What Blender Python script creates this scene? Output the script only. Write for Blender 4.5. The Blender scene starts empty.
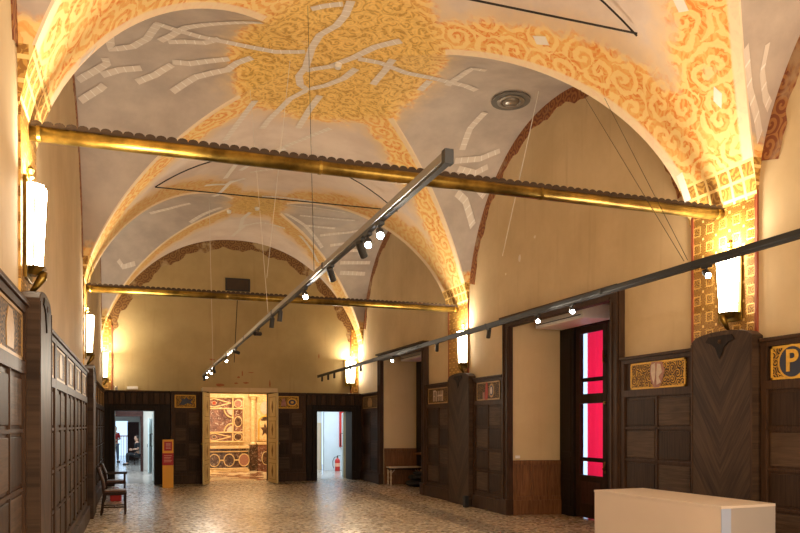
import bpy, bmesh, math, random
import numpy as np
from mathutils import Vector, Matrix
PI = math.pi
SC = bpy.context.scene
COL = SC.collection
random.seed(7)
# ------------------------------------------------------------------ camera
EYE = 1.85
cam = bpy.data.cameras.new('camera'); cam_o = bpy.data.objects.new('camera', cam); COL.objects.link(cam_o)
cam.sensor_width = 36; cam.lens = 36*743/800
cam.shift_y = (424.9-266.5)/800
cam.clip_start = .05; cam.clip_end = 200
cam_o.location = (0, 0, EYE); cam_o.rotation_euler = (PI/2, 0, -.342)
SC.camera = cam_o
# ------------------------------------------------------------------ world, big lights, exposure
W = bpy.data.worlds.new('world'); SC.world = W; W.use_nodes = True
W.node_tree.nodes['Background'].inputs[0].default_value = (.50, .72, 1, 1)
W.node_tree.nodes['Background'].inputs[1].default_value = .95
SC.view_settings.view_transform = 'Standard'; SC.view_settings.look = 'None'
SC.view_settings.gamma = 1; SC.view_settings.use_curve_mapping = False
SC.view_settings.exposure = 0.88
def area(name, loc, rot, sx, sy, power, color, spread=None):
    l = bpy.data.lights.new(name, 'AREA'); l.shape = 'RECTANGLE'; l.size = sx; l.size_y = sy
    l.energy = power; l.color = color
    if spread: l.spread = spread
    o = bpy.data.objects.new(name, l); COL.objects.link(o); o.location = loc; o.rotation_euler = rot
    return o
WARM = (1, .80, .56)
area('near_side_fill', (5.9, 1.2, 2.6), (0, math.radians(72), math.radians(18)), 2.6, 2.6, 130, (1, .84, .66))  # added warm fill beside the camera, no window is built there
area('near_end_fill', (3.2, -.45, 3.0), (math.radians(90+12), 0, 0), 5.5, 3.6, 270, (1, .82, .62))  # added fill lamp behind the camera, stands for no fixture
area('corridor_daylight', (-.1, 34.5, 3.3), (0, 0, 0), 1.6, 4.5, 70, (.70, .83, 1))
area('corridor_front_daylight', (.2, 28.2, 3.3), (0, 0, 0), 1.2, 4.5, 90, (.80, .88, 1))
area('side_room_daylight', (7.2, 27.2, 3.2), (0, 0, 0), 2.4, 3.0, 75, (.78, .87, 1))
area('chapel_lamp', (3.9, 28.2, 4.1), (0, 0, 0), 2.4, 3.0, 120, (1, .78, .48))
area('window_daylight', (10.2, 12.9, 2.4), (0, math.radians(90), 0), 3.6, 2.6, 60, (.80, .88, 1))
# ------------------------------------------------------------------ place data (metres)
XL, XR = -.966, 7.298
XC = (XL+XR)/2; HA = (XR-XL)/2
YP, L = 7.816, 8.515
YN, YB = YP-L, YP+2*L
VS, RA, nA, mA, RB, nB, mB = 4.607, 3.315, 2.175, 1.434, 3.283, 2.111, 1.818
HB = L/2-.597
def hA(x):
    u = min(abs(x-XC)/HA, 1); return VS+RA*(1-u**nA)**(1/mA)
def hB(y):
    k = min(max(math.floor((y-YN)/L), 0), 2); yc = YN+L*(k+.5)
    u = min(abs(y-yc)/HB, 1); return VS+RB*(1-u**nB)**(1/mB)
def vault(x, y): return max(hA(x), hB(y))
# ------------------------------------------------------------------ node helpers
class NT:
    def __init__(s, name):
        s.m = bpy.data.materials.new(name); s.m.use_nodes = True
        s.t = s.m.node_tree; s.b = s.t.nodes['Principled BSDF']
    def n(s, typ, **kw):
        x = s.t.nodes.new(typ)
        for k, v in kw.items(): setattr(x, k, v)
        return x
    def put(s, sock, v):
        if hasattr(v, 'is_output') or isinstance(v, bpy.types.NodeSocket): s.t.links.new(v, sock)
        elif v is not None:
            if isinstance(v, (tuple, list)) and len(v) == 3 and sock.type == 'RGBA': v = (*v, 1)
            sock.default_value = v
    def math(s, op, a, b=None, c=None, clamp=False):
        x = s.n('ShaderNodeMath', operation=op, use_clamp=clamp)
        s.put(x.inputs[0], a)
        if b is not None: s.put(x.inputs[1], b)
        if c is not None: s.put(x.inputs[2], c)
        return x.outputs[0]
    def add(s, a, b): return s.math('ADD', a, b)
    def sub(s, a, b): return s.math('SUBTRACT', a, b)
    def mul(s, a, b): return s.math('MULTIPLY', a, b)
    def gt(s, a, b): return s.math('GREATER_THAN', a, b)
    def sm(s, v, lo, hi):
        x = s.n('ShaderNodeMapRange', interpolation_type='SMOOTHSTEP')
        s.put(x.inputs[0], v); s.put(x.inputs[1], lo); s.put(x.inputs[2], hi)
        return x.outputs[0]
    def obj(s):
        return s.n('ShaderNodeTexCoord').outputs['Object']
    def world(s): return s.n('ShaderNodeNewGeometry').outputs['Position']
    def uv(s): return s.n('ShaderNodeTexCoord').outputs['UV']
    def attr(s, name): return s.n('ShaderNodeAttribute', attribute_name=name).outputs['Fac']
    def sep(s, v):
        x = s.n('ShaderNodeSeparateXYZ'); s.put(x.inputs[0], v); return x.outputs
    def com(s, a, b, c=0):
        x = s.n('ShaderNodeCombineXYZ'); s.put(x.inputs[0], a); s.put(x.inputs[1], b); s.put(x.inputs[2], c); return x.outputs[0]
    def vscale(s, v, sc):
        x = s.n('ShaderNodeVectorMath', operation='MULTIPLY'); s.put(x.inputs[0], v); x.inputs[1].default_value = sc; return x.outputs[0]
    def noise(s, v, scale, detail=3, rough=.5, dist=0):
        x = s.n('ShaderNodeTexNoise'); s.put(x.inputs['Vector'], v); x.inputs['Scale'].default_value = scale
        x.inputs['Detail'].default_value = detail; x.inputs['Roughness'].default_value = rough; x.inputs['Distortion'].default_value = dist
        return x.outputs['Fac']
    def mix(s, f, a, b):
        x = s.n('ShaderNodeMix', data_type='RGBA'); s.put(x.inputs[0], f); s.put(x.inputs[6], a); s.put(x.inputs[7], b); return x.outputs[2]
    def bump(s, h, strength=.3, dist=.01):
        x = s.n('ShaderNodeBump'); x.inputs['Strength'].default_value = strength; x.inputs['Distance'].default_value = dist
        s.put(x.inputs['Height'], h); s.t.links.new(x.outputs[0], s.b.inputs['Normal'])
    def scroll(s, vec, scale, turns=9., thr=.35, rnd=.75):
        """spiral scrollwork: 1 on the curling line, 0 between"""
        v = s.n('ShaderNodeTexVoronoi', voronoi_dimensions='2D'); s.put(v.inputs['Vector'], vec)
        v.inputs['Scale'].default_value = scale; v.inputs['Randomness'].default_value = rnd
        d = s.n('ShaderNodeVectorMath', operation='SUBTRACT'); s.put(d.inputs[0], vec); s.t.links.new(v.outputs['Position'], d.inputs[1])
        x = s.sep(d.outputs[0]); ang = s.math('ARCTAN2', x[1], x[0])
        c = s.sep(v.outputs['Color']); hand = s.sub(s.mul(s.gt(c[0], .5), 2), 1)
        ph = s.add(s.mul(ang, hand), s.mul(v.outputs['Distance'], turns*2))
        return s.sm(s.math('SINE', ph), -thr, thr), v.outputs['Distance'], c
    def set(s, color=None, rough=None, metal=None, **kw):
        if color is not None: s.put(s.b.inputs['Base Color'], color)
        if rough is not None: s.put(s.b.inputs['Roughness'], rough)
        if metal is not None: s.put(s.b.inputs['Metallic'], metal)
        for k, v in kw.items(): s.put(s.b.inputs[k], v)
        return s.m
def flat(name, color, rough=.5, metal=0, var=.12, scale=6, **kw):
    n = NT(name); f = n.noise(n.obj(), scale, 4)
    a = tuple(c*(1-var) for c in color); b = tuple(min(c*(1+var), 1) for c in color)
    return n.set(n.mix(f, a, b), rough, metal, **kw)
M = {}
def wood(name, c1, c2, axis, rough=.38):
    n = NT(name); sc = {'v': (22, 22, 1.2), 'h': (1.2, 22, 22), 'y': (22, 1.2, 22)}[axis]
    p = n.vscale(n.obj(), sc); f = n.noise(p, 1.6, 5, .6, .8)
    g = n.noise(n.obj(), 1.5, 2)
    n.bump(f, .15, .003)
    return n.set(n.mix(n.sm(n.add(n.mul(f, .75), n.mul(g, .3)), .3, .75), c1, c2), rough+.18, **{'Specular IOR Level': .16})
M['wood_v'] = wood('dark_oak_vertical', (.020, .011, .007), (.055, .031, .019), 'v')
M['wood_h'] = wood('dark_oak_horizontal', (.045, .028, .018), (.115, .072, .046), 'h')
M['wood_frame'] = wood('dark_oak_frame', (.030, .016, .009), (.078, .041, .023), 'v', .34)
M['wood_black'] = wood('blackened_oak', (.010, .007, .006), (.028, .018, .014), 'v', .4)
M['wood_brown'] = wood('brown_dado_oak', (.085, .036, .014), (.26, .12, .048), 'v', .35)
M['wood_seat'] = wood('dark_chair_wood', (.018, .009, .006), (.045, .022, .013), 'v', .3)
def chevron():
    n = NT('chevron_veneer'); x, y, z = n.sep(n.obj())
    c = n.add(n.mul(z, 1.0), n.mul(n.math('ABSOLUTE', x), -1.6))
    f = n.noise(n.com(n.mul(c, 16), n.mul(x, 3)), 1, 4, .6, .6)
    f2 = n.noise(n.com(n.mul(c, 3), x), 1, 2)
    return n.set(n.mix(n.sm(n.add(n.mul(f, .55), n.mul(f2, .5)), .35, .72), (.028, .016, .010), (.085, .050, .030)), .52, **{'Specular IOR Level': .18})
M['chevron'] = chevron()
def plaster(name, a, b, stain):
    n = NT(name); p = n.world(); f = n.noise(p, .7, 5, .6); g = n.noise(p, 9, 4, .6)
    s = n.sep(p); st = n.noise(n.com(n.mul(s[0], 6), n.mul(s[1], 6), n.mul(s[2], .5)), 1, 3)
    c = n.mix(n.sm(f, .3, .7), a, b); c = n.mix(n.mul(n.sm(st, .55, .8), .35), c, stain)
    n.bump(g, .12, .01)
    return n.set(c, .75)
M['plaster'] = plaster('cream_plaster', (.56, .43, .25), (.67, .53, .33), (.43, .31, .17))
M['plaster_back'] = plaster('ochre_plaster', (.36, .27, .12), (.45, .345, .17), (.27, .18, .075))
M['plaster_reveal'] = plaster('reveal_plaster', (.60, .47, .26), (.68, .54, .32), (.5, .36, .18))
M['plaster_white'] = plaster('corridor_plaster', (.66, .66, .60), (.76, .75, .70), (.55, .52, .46))
M['plaster_blue'] = plaster('pale_blue_plaster', (.55, .66, .72), (.66, .76, .82), (.5, .58, .62))
def terrazzo():
    n = NT('terrazzo'); p = n.world()
    v = n.n('ShaderNodeTexVoronoi'); n.put(v.inputs['Vector'], p); v.inputs['Scale'].default_value = 17
    r = n.n('ShaderNodeValToRGB'); c = n.sep(v.outputs['Color']); n.put(r.inputs[0], c[0])
    e = r.color_ramp.elements; e[0].color = (.16, .11, .07, 1); e[1].color = (.90, .78, .60, 1)
    for pos, col in ((.2, (.38, .28, .19)), (.45, (.62, .49, .33)), (.7, (.44, .35, .25)), (.85, (.80, .70, .53))):
        x = e.new(pos); x.color = (*col, 1)
    s = n.sep(p)
    # dark grey border bands that run round the room
    def band(v, c, w): return n.sub(1, n.sm(n.math('ABSOLUTE', n.sub(v, c)), w*.8, w))
    bd = n.math('MAXIMUM', band(s[0], 5.95, .32), band(s[0], .35, .32))
    bd = n.math('MAXIMUM', bd, band(s[1], 23.4, .32))
    col = n.mix(n.mul(bd, .62), r.outputs[0], (.13, .115, .10))
    col = n.mix(n.mul(n.noise(p, .8, 3), .5), col, (.44, .34, .22))
    return n.set(col, n.add(.20, n.mul(c[1], .15)), None, **{'Specular IOR Level': .6})
M['terrazzo'] = terrazzo()
M['corridor_floor'] = flat('polished_corridor_floor', (.42, .40, .36), .18)
def vault_mat():
    n = NT('painted_vault'); p = n.world(); s = n.sep(p); uv = n.uv(); dg = n.attr('dg')
    yy = n.sub(n.math('PINGPONG', n.sub(s[1], YN), L/2), L/2)       # distance to the bay's crown line, negative
    r = n.math('SQRT', n.add(n.mul(n.sub(s[0], XC), n.sub(s[0], XC)), n.mul(n.mul(yy, yy), .5)))
    nz = n.sub(n.noise(p, 2.2, 4, .6), .5); nf = n.sub(n.noise(p, 9, 3), .5)
    edge = n.add(n.mul(nz, .55), n.mul(nf, .18))
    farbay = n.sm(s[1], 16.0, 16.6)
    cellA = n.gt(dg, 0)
    # grey fields; cellA painted lighter for the extra light it catches
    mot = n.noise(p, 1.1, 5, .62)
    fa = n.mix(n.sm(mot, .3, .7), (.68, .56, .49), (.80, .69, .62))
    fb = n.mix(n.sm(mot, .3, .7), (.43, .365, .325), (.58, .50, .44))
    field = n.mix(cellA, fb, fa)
    # scrollwork
    warp = n.n('ShaderNodeVectorMath', operation='ADD'); n.put(warp.inputs[0], uv)
    n.put(warp.inputs[1], n.com(n.add(n.mul(nf, .10), n.mul(nz, .22)), n.add(n.mul(n.sub(n.noise(p, 6, 3), .5), .16), n.mul(nz, .16))))
    wv = warp.outputs[0]
    l1, d1, c1 = n.scroll(wv, 2.2, 9, .3, .9); l2, d2, c2 = n.scroll(n.vscale(wv, (1.35, 1.35, 1)), 3.4, 10, .4, .9)
    ground = n.mix(n.sm(n.noise(p, 3.5, 4), .4, .62), (.85, .30, .055), (.93, .50, .14))
    gold = n.mix(n.mul(l2, .8), ground, (.93, .60, .20))
    gold = n.mix(n.mul(l1, .85), gold, (1, .76, .33))
    # crown: denser ochre with olive-brown curls
    cg = n.mix(n.sm(n.noise(p, 4, 5, .7), .45, .68), (.92, .60, .16), (.68, .38, .07))
    cg = n.mix(n.mul(n.sub(1, l2), .55), cg, (.42, .21, .03)); cg = n.mix(n.mul(l1, .6), cg, (1, .72, .24))
    rc = n.sub(n.mix(farbay, (1.75,)*3, (.75,)*3), r)
    mC = n.sm(n.add(rc, edge), -.08, .10)
    gold = n.mix(n.sm(rc, -.1, .35), gold, cg)
    bw = .78
    mA_ = n.mul(n.sm(n.add(n.sub(bw, dg), edge), -.10, .12), cellA)
    zs = n.sub(n.mix(cellA, (5.35,)*3, (6.0,)*3), s[2])
    mS = n.sm(n.add(zs, n.mul(edge, .8)), -.08, .08)
    m = n.math('MAXIMUM', n.math('MAXIMUM', mA_, mC), mS)
    wear = n.sm(n.noise(p, 1.6, 5, .7), .64, .76)
    m = n.mul(m, n.sub(1, n.mul(wear, .45)))
    # pale fringe around the gold
    fr = n.mul(n.sm(n.add(n.sub(bw+.28, dg), edge), -.1, .2), cellA)
    field = n.mix(n.mul(n.math('MAXIMUM', fr, n.sm(n.add(rc, edge), -.45, .1)), .45), field, (.88, .62, .30))
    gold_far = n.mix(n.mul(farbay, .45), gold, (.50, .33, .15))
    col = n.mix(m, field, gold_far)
    # plain cream line that follows the groin
    ln = n.mul(n.mul(n.gt(dg, -.02), n.sub(1, n.sm(dg, .10, .14))), n.gt(r, n.mix(farbay, (1.7,)*3, (.8,)*3)))
    col = n.mix(n.mul(ln, .85), col, (.94, .78, .58))
    # feet of the vault: rows of gilt coffers
    cz = n.gt(5.15, s[2]); u = n.sep(uv)
    cf = n.math('MAXIMUM', n.gt(n.math('FRACT', n.mul(u[0], 5)), .8), n.gt(n.math('FRACT', n.mul(u[1], 5)), .8))
    col = n.mix(cz, col, n.mix(cf, n.mix(l2, (.35, .17, .03), (.62, .36, .08)), (1, .74, .30)))
    n.bump(n.noise(p, 14, 3), .08, .01)
    return n.set(col, .6)
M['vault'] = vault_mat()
def gilt():
    n = NT('gilt_coffers'); x, y, z = n.sep(n.obj())
    a = n.math('FRACT', n.add(n.mul(x, 4.2), .5)); b = n.math('FRACT', n.mul(z, 4.2))
    da = n.math('ABSOLUTE', n.sub(a, .5)); db = n.math('ABSOLUTE', n.sub(b, .5))
    mx = n.math('MAXIMUM', da, db)
    line = n.sm(mx, .36, .40); inner = n.mul(n.sm(mx, .20, .23), n.sub(1, n.sm(mx, .27, .30)))
    knob = n.mul(n.gt(da, .43), n.gt(db, .43))
    l, d, c = n.scroll(n.com(x, z), 11, 9, .5)
    col = n.mix(l, (.22, .10, .02), (.55, .31, .07)); col = n.mix(n.mul(line, .8), col, (.34, .17, .035))
    col = n.mix(inner, col, (.80, .50, .14)); col = n.mix(knob, col, (1, .72, .26))
    n.bump(n.add(n.mul(inner, .6), knob), .5, .02)
    return n.set(col, .38, .35)
M['gilt'] = gilt()
def border():
    n = NT('painted_border'); p = n.world(); s = n.sep(p)
    l, d, c = n.scroll(n.com(n.add(s[1], n.mul(s[0], 1.0)), s[2]), 4.0, 9, .4)
    col = n.mix(n.mul(l, .7), (.20, .055, .02), (.42, .20, .06)); g = n.noise(p, 2.5, 4)
    return n.set(n.mix(n.sm(g, .55, .7), col, (.40, .27, .16)), .7)
M['border'] = border()
def border_back():
    n = NT('painted_arch_border'); p = n.world(); s = n.sep(p)
    l, d, c = n.scroll(n.com(s[0], s[2]), 4.5, 9, .5)
    return n.set(n.mix(n.sm(n.noise(p, 2, 4), .56, .68), n.mix(n.mul(l, .7), (.13, .055, .015), (.30, .17, .05)), (.42, .32, .17)), .7)
M['border_back'] = border_back()
M['red_line'] = flat('painted_red_line', (.28, .06, .02), .7)
def frieze(name, dark, gold1, gold2, sc=9):
    n = NT(name); x, y, z = n.sep(n.obj())
    l, d, c = n.scroll(n.com(x, z), sc, 10, .4)
    f = n.noise(n.obj(), 16, 3)
    return n.set(n.mix(l, dark, n.mix(n.sm(f, .4, .6), gold1, gold2)), .6, **{'Specular IOR Level': .2})
M['frieze_gold'] = frieze('gold_arabesque', (.035, .020, .012), (.72, .42, .06), (.35, .19, .04))
M['frieze_dim'] = frieze('dim_arabesque', (.03, .02, .014), (.30, .17, .05), (.14, .085, .04))
M['gold_paint'] = flat('gold_paint', (.72, .42, .05), .55, .1, .35, 25)
M['dim_gold'] = flat('tarnished_gold_paint', (.40, .24, .08), .5, .1, .35, 25)
M['navy'] = flat('navy_paint', (.025, .03, .06), .5)
M['rose'] = flat('rose_grey_paint', (.36, .17, .12), .6, 0, .5, 18)
M['pale_paint'] = flat('pale_figure_paint', (.62, .50, .40), .6, 0, .3, 20)
M['red_paint'] = flat('red_paint', (.42, .05, .025), .6)
def brass():
    n = NT('aged_brass'); f = n.noise(n.obj(), 3, 5, .6)
    return n.set(n.mix(n.sm(f, .35, .7), (.11, .07, .014), (.32, .21, .045)), n.add(.2, n.mul(f, .25)), .9)
M['brass'] = brass()
M['brass_dark'] = flat('dark_scalloped_tin', (.045, .026, .014), .6, .3, .3, 8)
M['black'] = flat('black_metal', (.008, .008, .009), .55)
M['track'] = flat('grey_anodised', (.25, .24, .24), .35, .6)
M['rod'] = flat('iron_rod', (.02, .016, .014), .5, .5)
M['wire_w'] = flat('white_cable', (.75, .72, .66), .5)
M['white'] = flat('white_plastic', (.80, .78, .74), .45)
M['block'] = flat('white_painted_board', (.70, .60, .52), .6, 0, .05, 2)
M['block_shade'] = flat('white_board_shaded', (.40, .36, .34), .6, 0, .05, 2)  # end face of the white box, its shade put into the colour
M['block_blue_light'] = flat('blue_lit_edge', (.40, .48, .68), .6, 0, .05, 2)  # bluish light on the box end, put into the colour
def emit(name, col, st, base=(.8, .8, .8)):
    n = NT(name); f = n.noise(n.obj(), 3, 1)
    return n.set(base, .4, **{'Emission Color': n.mix(n.mul(f, .1), (*col, 1), (1, 1, 1, 1)), 'Emission Strength': st})
M['glow'] = emit('sconce_glass_lit', (1, .84, .60), 17)
M['spot_on'] = emit('spot_lens_lit', (.93, .96, 1), 60)
M['tissue'] = None
def tissue():
    n = NT('tissue_facing'); u = n.sep(n.uv()); a = n.math('FRACT', n.mul(u[0], 7))
    ln = n.gt(a, .88); f = n.noise(n.uv(), 9, 3)
    c = n.mix(f, (.70, .63, .56), (.82, .75, .69))
    return n.set(n.mix(n.mul(ln, .8), c, (.95, .92, .88)), .8)
M['tissue'] = tissue()
M['tissue_white'] = flat('white_tissue', (.90, .86, .82), .8, 0, .05)
def thin_glass():
    n = NT('clear_glass'); f = n.noise(n.obj(), 2, 1)
    return n.set((.95, .97, 1), n.mul(f, .04), **{'Transmission Weight': 1.0, 'IOR': 1.01, 'Alpha': .35})
M['glass'] = thin_glass()
def curtain():
    n = NT('red_curtain'); x, y, z = n.sep(n.obj())
    f = n.noise(n.com(n.mul(x, 14), n.mul(z, .6)), 1, 3)
    m = n.set(n.mix(f, (.55, .04, .11), (.92, .13, .24)), .8)
    tr = n.n('ShaderNodeBsdfTranslucent'); tr.inputs[0].default_value = (.95, .12, .25, 1)
    mx = n.n('ShaderNodeMixShader'); mx.inputs[0].default_value = .6
    out = n.t.nodes['Material Output']
    n.t.links.new(n.b.outputs[0], mx.inputs[1]); n.t.links.new(tr.outputs[0], mx.inputs[2]); n.t.links.new(mx.outputs[0], out.inputs[0])
    return m
M['curtain'] = curtain()
def marble(name, a, b, vein):
    n = NT(name); f = n.noise(n.obj(), 3.2, 6, .65, 1.6); g = n.noise(n.obj(), 6, 5, .7, 2)
    return n.set(n.mix(n.sm(g, .56, .64), n.mix(n.sm(f, .35, .65), a, b), vein), .2)
M['marble_red'] = marble('red_brown_marble', (.10, .035, .02), (.30, .14, .09), (.62, .50, .42))
M['marble_dark'] = marble('dark_marble', (.03, .015, .01), (.14, .07, .04), (.40, .30, .22))
M['marble_cream'] = marble('cream_marble', (.66, .46, .22), (.82, .62, .34), (.9, .76, .5))
def patterned_floor():
    n = NT('inlaid_chapel_floor'); s = n.sep(n.world())
    v = n.n('ShaderNodeTexVoronoi'); n.put(v.inputs['Vector'], n.com(n.mul(s[0], 1.6), s[1])); v.inputs['Scale'].default_value = 1.5
    c = n.sep(v.outputs['Color'])
    return n.set(n.mix(n.gt(c[0], .5), (.72, .58, .38), n.mix(n.gt(c[1], .6), (.24, .10, .05), (.40, .30, .2))), .2)
M['chapel_floor'] = patterned_floor()
M['gate'] = flat('cream_painted_gate', (.62, .50, .24), .5, 0, .12, 5)
M['gate_line'] = flat('brown_painted_line', (.20, .10, .03), .6)
M['totem'] = flat('yellow_lacquer', (.88, .42, .02), .45, 0, .06)
M['totem_red'] = flat('crimson_print', (.45, .012, .02), .5, 0, .06)
M['totem_text'] = flat('pale_print', (.85, .45, .30), .5)
M['leather'] = flat('brown_leather', (.10, .045, .03), .3, 0, .3, 10)
M['red_cloth'] = flat('red_cloth', (.45, .03, .03), .8)
M['cushion'] = flat('black_fabric', (.018, .018, .022), .85)
M['bench_top'] = flat('beige_bench_top', (.62, .50, .36), .5)
M['skin'] = flat('skin', (.55, .32, .22), .6)
M['jeans'] = flat('grey_blue_trousers', (.10, .13, .18), .8)
M['hair'] = flat('dark_hair', (.02, .014, .01), .7)
M['door_brown'] = wood('brown_door_wood', (.03, .012, .010), (.07, .03, .024), 'v')
M['door_pale'] = flat('pale_blue_door_paint', (.58, .72, .76), .4)
M['red_gloss'] = flat('red_enamel', (.55, .02, .015), .3)
M['stain'] = flat('bare_brick_patch', (.34, .12, .05), .8, 0, .4, 20)
# ------------------------------------------------------------------ mesh helpers
class MB:
    def __init__(s): s.v = []; s.f = []; s.uvs = None
    def add(s, vs, fs):
        o = len(s.v); s.v += [tuple(v) for v in vs]; s.f += [tuple(i+o for i in f) for f in fs]; return s
    def box(s, x0, x1, y0, y1, z0, z1):
        if x0 > x1: x0, x1 = x1, x0
        if y0 > y1: y0, y1 = y1, y0
        if z0 > z1: z0, z1 = z1, z0
        return s.add([(x0,y0,z0),(x1,y0,z0),(x1,y1,z0),(x0,y1,z0),(x0,y0,z1),(x1,y0,z1),(x1,y1,z1),(x0,y1,z1)],
                     [(0,3,2,1),(4,5,6,7),(0,1,5,4),(1,2,6,5),(2,3,7,6),(3,0,4,7)])
    def prism(s, poly, a, b, axis='z'):
        """poly in the plane across the axis, extruded from a to b"""
        def P(u, v, w): return {'z': (u, v, w), 'y': (u, w, v), 'x': (w, u, v)}[axis]
        n = len(poly); vs = [P(*q, a) for q in poly]+[P(*q, b) for q in poly]
        return s.add(vs, [tuple(range(n))[::-1], tuple(range(n, 2*n))]+[(i, (i+1) % n, n+(i+1) % n, n+i) for i in range(n)])
    def tube(s, pts, r, n=8, caps=True):
        pts = [Vector(p) for p in pts]; rs = r if isinstance(r, (list, tuple)) else [r]*len(pts); rings = []
        up = None
        for i, p in enumerate(pts):
            t = (pts[min(i+1, len(pts)-1)]-pts[max(i-1, 0)]).normalized()
            if up is None:
                up = t.orthogonal().normalized()
            up = (up-t*up.dot(t)).normalized(); w = t.cross(up)
            rings.append([p+(up*math.cos(2*PI*k/n)+w*math.sin(2*PI*k/n))*rs[i] for k in range(n)])
        vs = [v for g in rings for v in g]; fs = []
        for i in range(len(pts)-1):
            for k in range(n): fs.append((i*n+k, i*n+(k+1) % n, (i+1)*n+(k+1) % n, (i+1)*n+k))
        if caps: fs += [tuple(range(n))[::-1], tuple(range((len(pts)-1)*n, len(pts)*n))]
        return s.add(vs, fs)
    def lathe(s, prof, c=(0, 0, 0), n=20, axis='z'):
        vs = []; fs = []
        for (r, h) in prof:
            for k in range(n):
                u, v = r*math.cos(2*PI*k/n), r*math.sin(2*PI*k/n)
                q = {'z': (u, v, h), 'y': (u, h, v), 'x': (h, u, v)}[axis]; vs.append((q[0]+c[0], q[1]+c[1], q[2]+c[2]))
        for i in range(len(prof)-1):
            for k in range(n): fs.append((i*n+k, i*n+(k+1) % n, (i+1)*n+(k+1) % n, (i+1)*n+k))
        fs += [tuple(range(n))[::-1], tuple(range((len(prof)-1)*n, len(prof)*n))]
        return s.add(vs, fs)
    def build(s, name, mat, parent=None, bevel=0, smooth=False, sub=0):
        me = bpy.data.meshes.new(name); me.from_pydata(s.v, [], s.f)
        bm = bmesh.new(); bm.from_mesh(me); bmesh.ops.recalc_face_normals(bm, faces=bm.faces); bm.to_mesh(me); bm.free()
        me.materials.append(M[mat] if isinstance(mat, str) else mat)
        if smooth:
            for p in me.polygons: p.use_smooth = True
        o = bpy.data.objects.new(name, me); COL.objects.link(o)
        if parent: o.parent = parent
        if bevel:
            b = o.modifiers.new('bevel', 'BEVEL'); b.width = bevel; b.segments = 2; b.limit_method = 'ANGLE'
        if sub:
            b = o.modifiers.new('sub', 'SUBSURF'); b.levels = b.render_levels = sub
        return o
def tag(o, label=None, cat=None, group=None, kind=None):
    if label: o['label'] = label
    if cat: o['category'] = cat
    if group: o['group'] = group
    if kind: o['kind'] = kind
    return o
def thing(name, label, cat, loc=(0, 0, 0), rz=0, group=None, kind=None):
    o = bpy.data.objects.new(name, None); COL.objects.link(o); o.location = loc; o.rotation_euler = (0, 0, rz)
    o.empty_display_size = .1
    return tag(o, label, cat, group, kind)
def S(o, label=None): return tag(o, label, None, None, 'structure')
# ================================================================== THE SETTING
def rect_wall(name, label, polys, mat, zs):
    b = MB()
    for poly, (z0, z1) in zip(polys, zs): b.prism(poly, z0, z1)
    return S(b.build(name, mat), label)
S(MB().box(XL-.4, XR+1.7, YN-.3, YB+.12, -.2, 0).build('floor', 'terrazzo'), 'speckled beige terrazzo floor with darker border bands')
# right wall, opened by two deep window recesses with splayed cheeks
R1, R2 = (10.05, 13.66), (18.45, 22.05)
XO = 8.45
def seg(y0, y1, s0, s1): return [(XR, y0), (XR, y1), (XO, y1+s1), (XO, y0+s0)]
wr = rect_wall('wall_right', 'cream plaster wall with deep window recesses',
    [seg(YN, R1[0], 0, .22), seg(R1[1], R2[0], -.24, .22), seg(R2[1], YB, -.24, 0), [(XR, R1[0]), (XR, R1[1]), (XR+.12, R1[1]), (XR+.12, R1[0])],
     [(XR, R2[0]), (XR, R2[1]), (XR+.12, R2[1]), (XR+.12, R2[0])], [(XR+.12, R1[0]), (XR+.12, R1[1]), (XO, R1[1]), (XO, R1[0])],
     [(XR+.12, R2[0]), (XR+.12, R2[1]), (XO, R2[1]), (XO, R2[0])]],
    'plaster', [(0, 8.3)]*3+[(4.1, 8.3)]*2+[(4.1, 8.3)]*2)
rect_wall('wall_left', 'cream plaster wall above dark panelling', [[(XL-.3, YN), (XL, YN), (XL, YB), (XL-.3, YB)]], 'plaster', [(0, 8.3)])
rect_wall('wall_near', 'cream plaster wall behind the viewpoint', [[(XL-.3, YN-.3), (XR+1.4, YN-.3), (XR+1.4, YN), (XL-.3, YN)]], 'plaster', [(0, 8.3)])
# back wall with three openings (x0, x1, top)
OP = [(-.595, .545, 2.29), (2.08, 4.22, 2.86), (5.66, 6.85, 2.31)]
YW = 24.15                                                     # front of the panelling on the back wall
b = MB(); xs = [XL-.3]+[v for o in OP for v in o[:2]]+[XR+1.4]
for i in range(0, len(xs), 2): b.box(xs[i], xs[i+1], YB, YB+.28, 0, 8.3)
for x0, x1, t in OP: b.box(x0, x1, YB, YB+.28, t+.02, 8.3)
wb = S(b.build('wall_back', 'plaster_back'), 'ochre plaster end wall under the vault arch')
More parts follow.
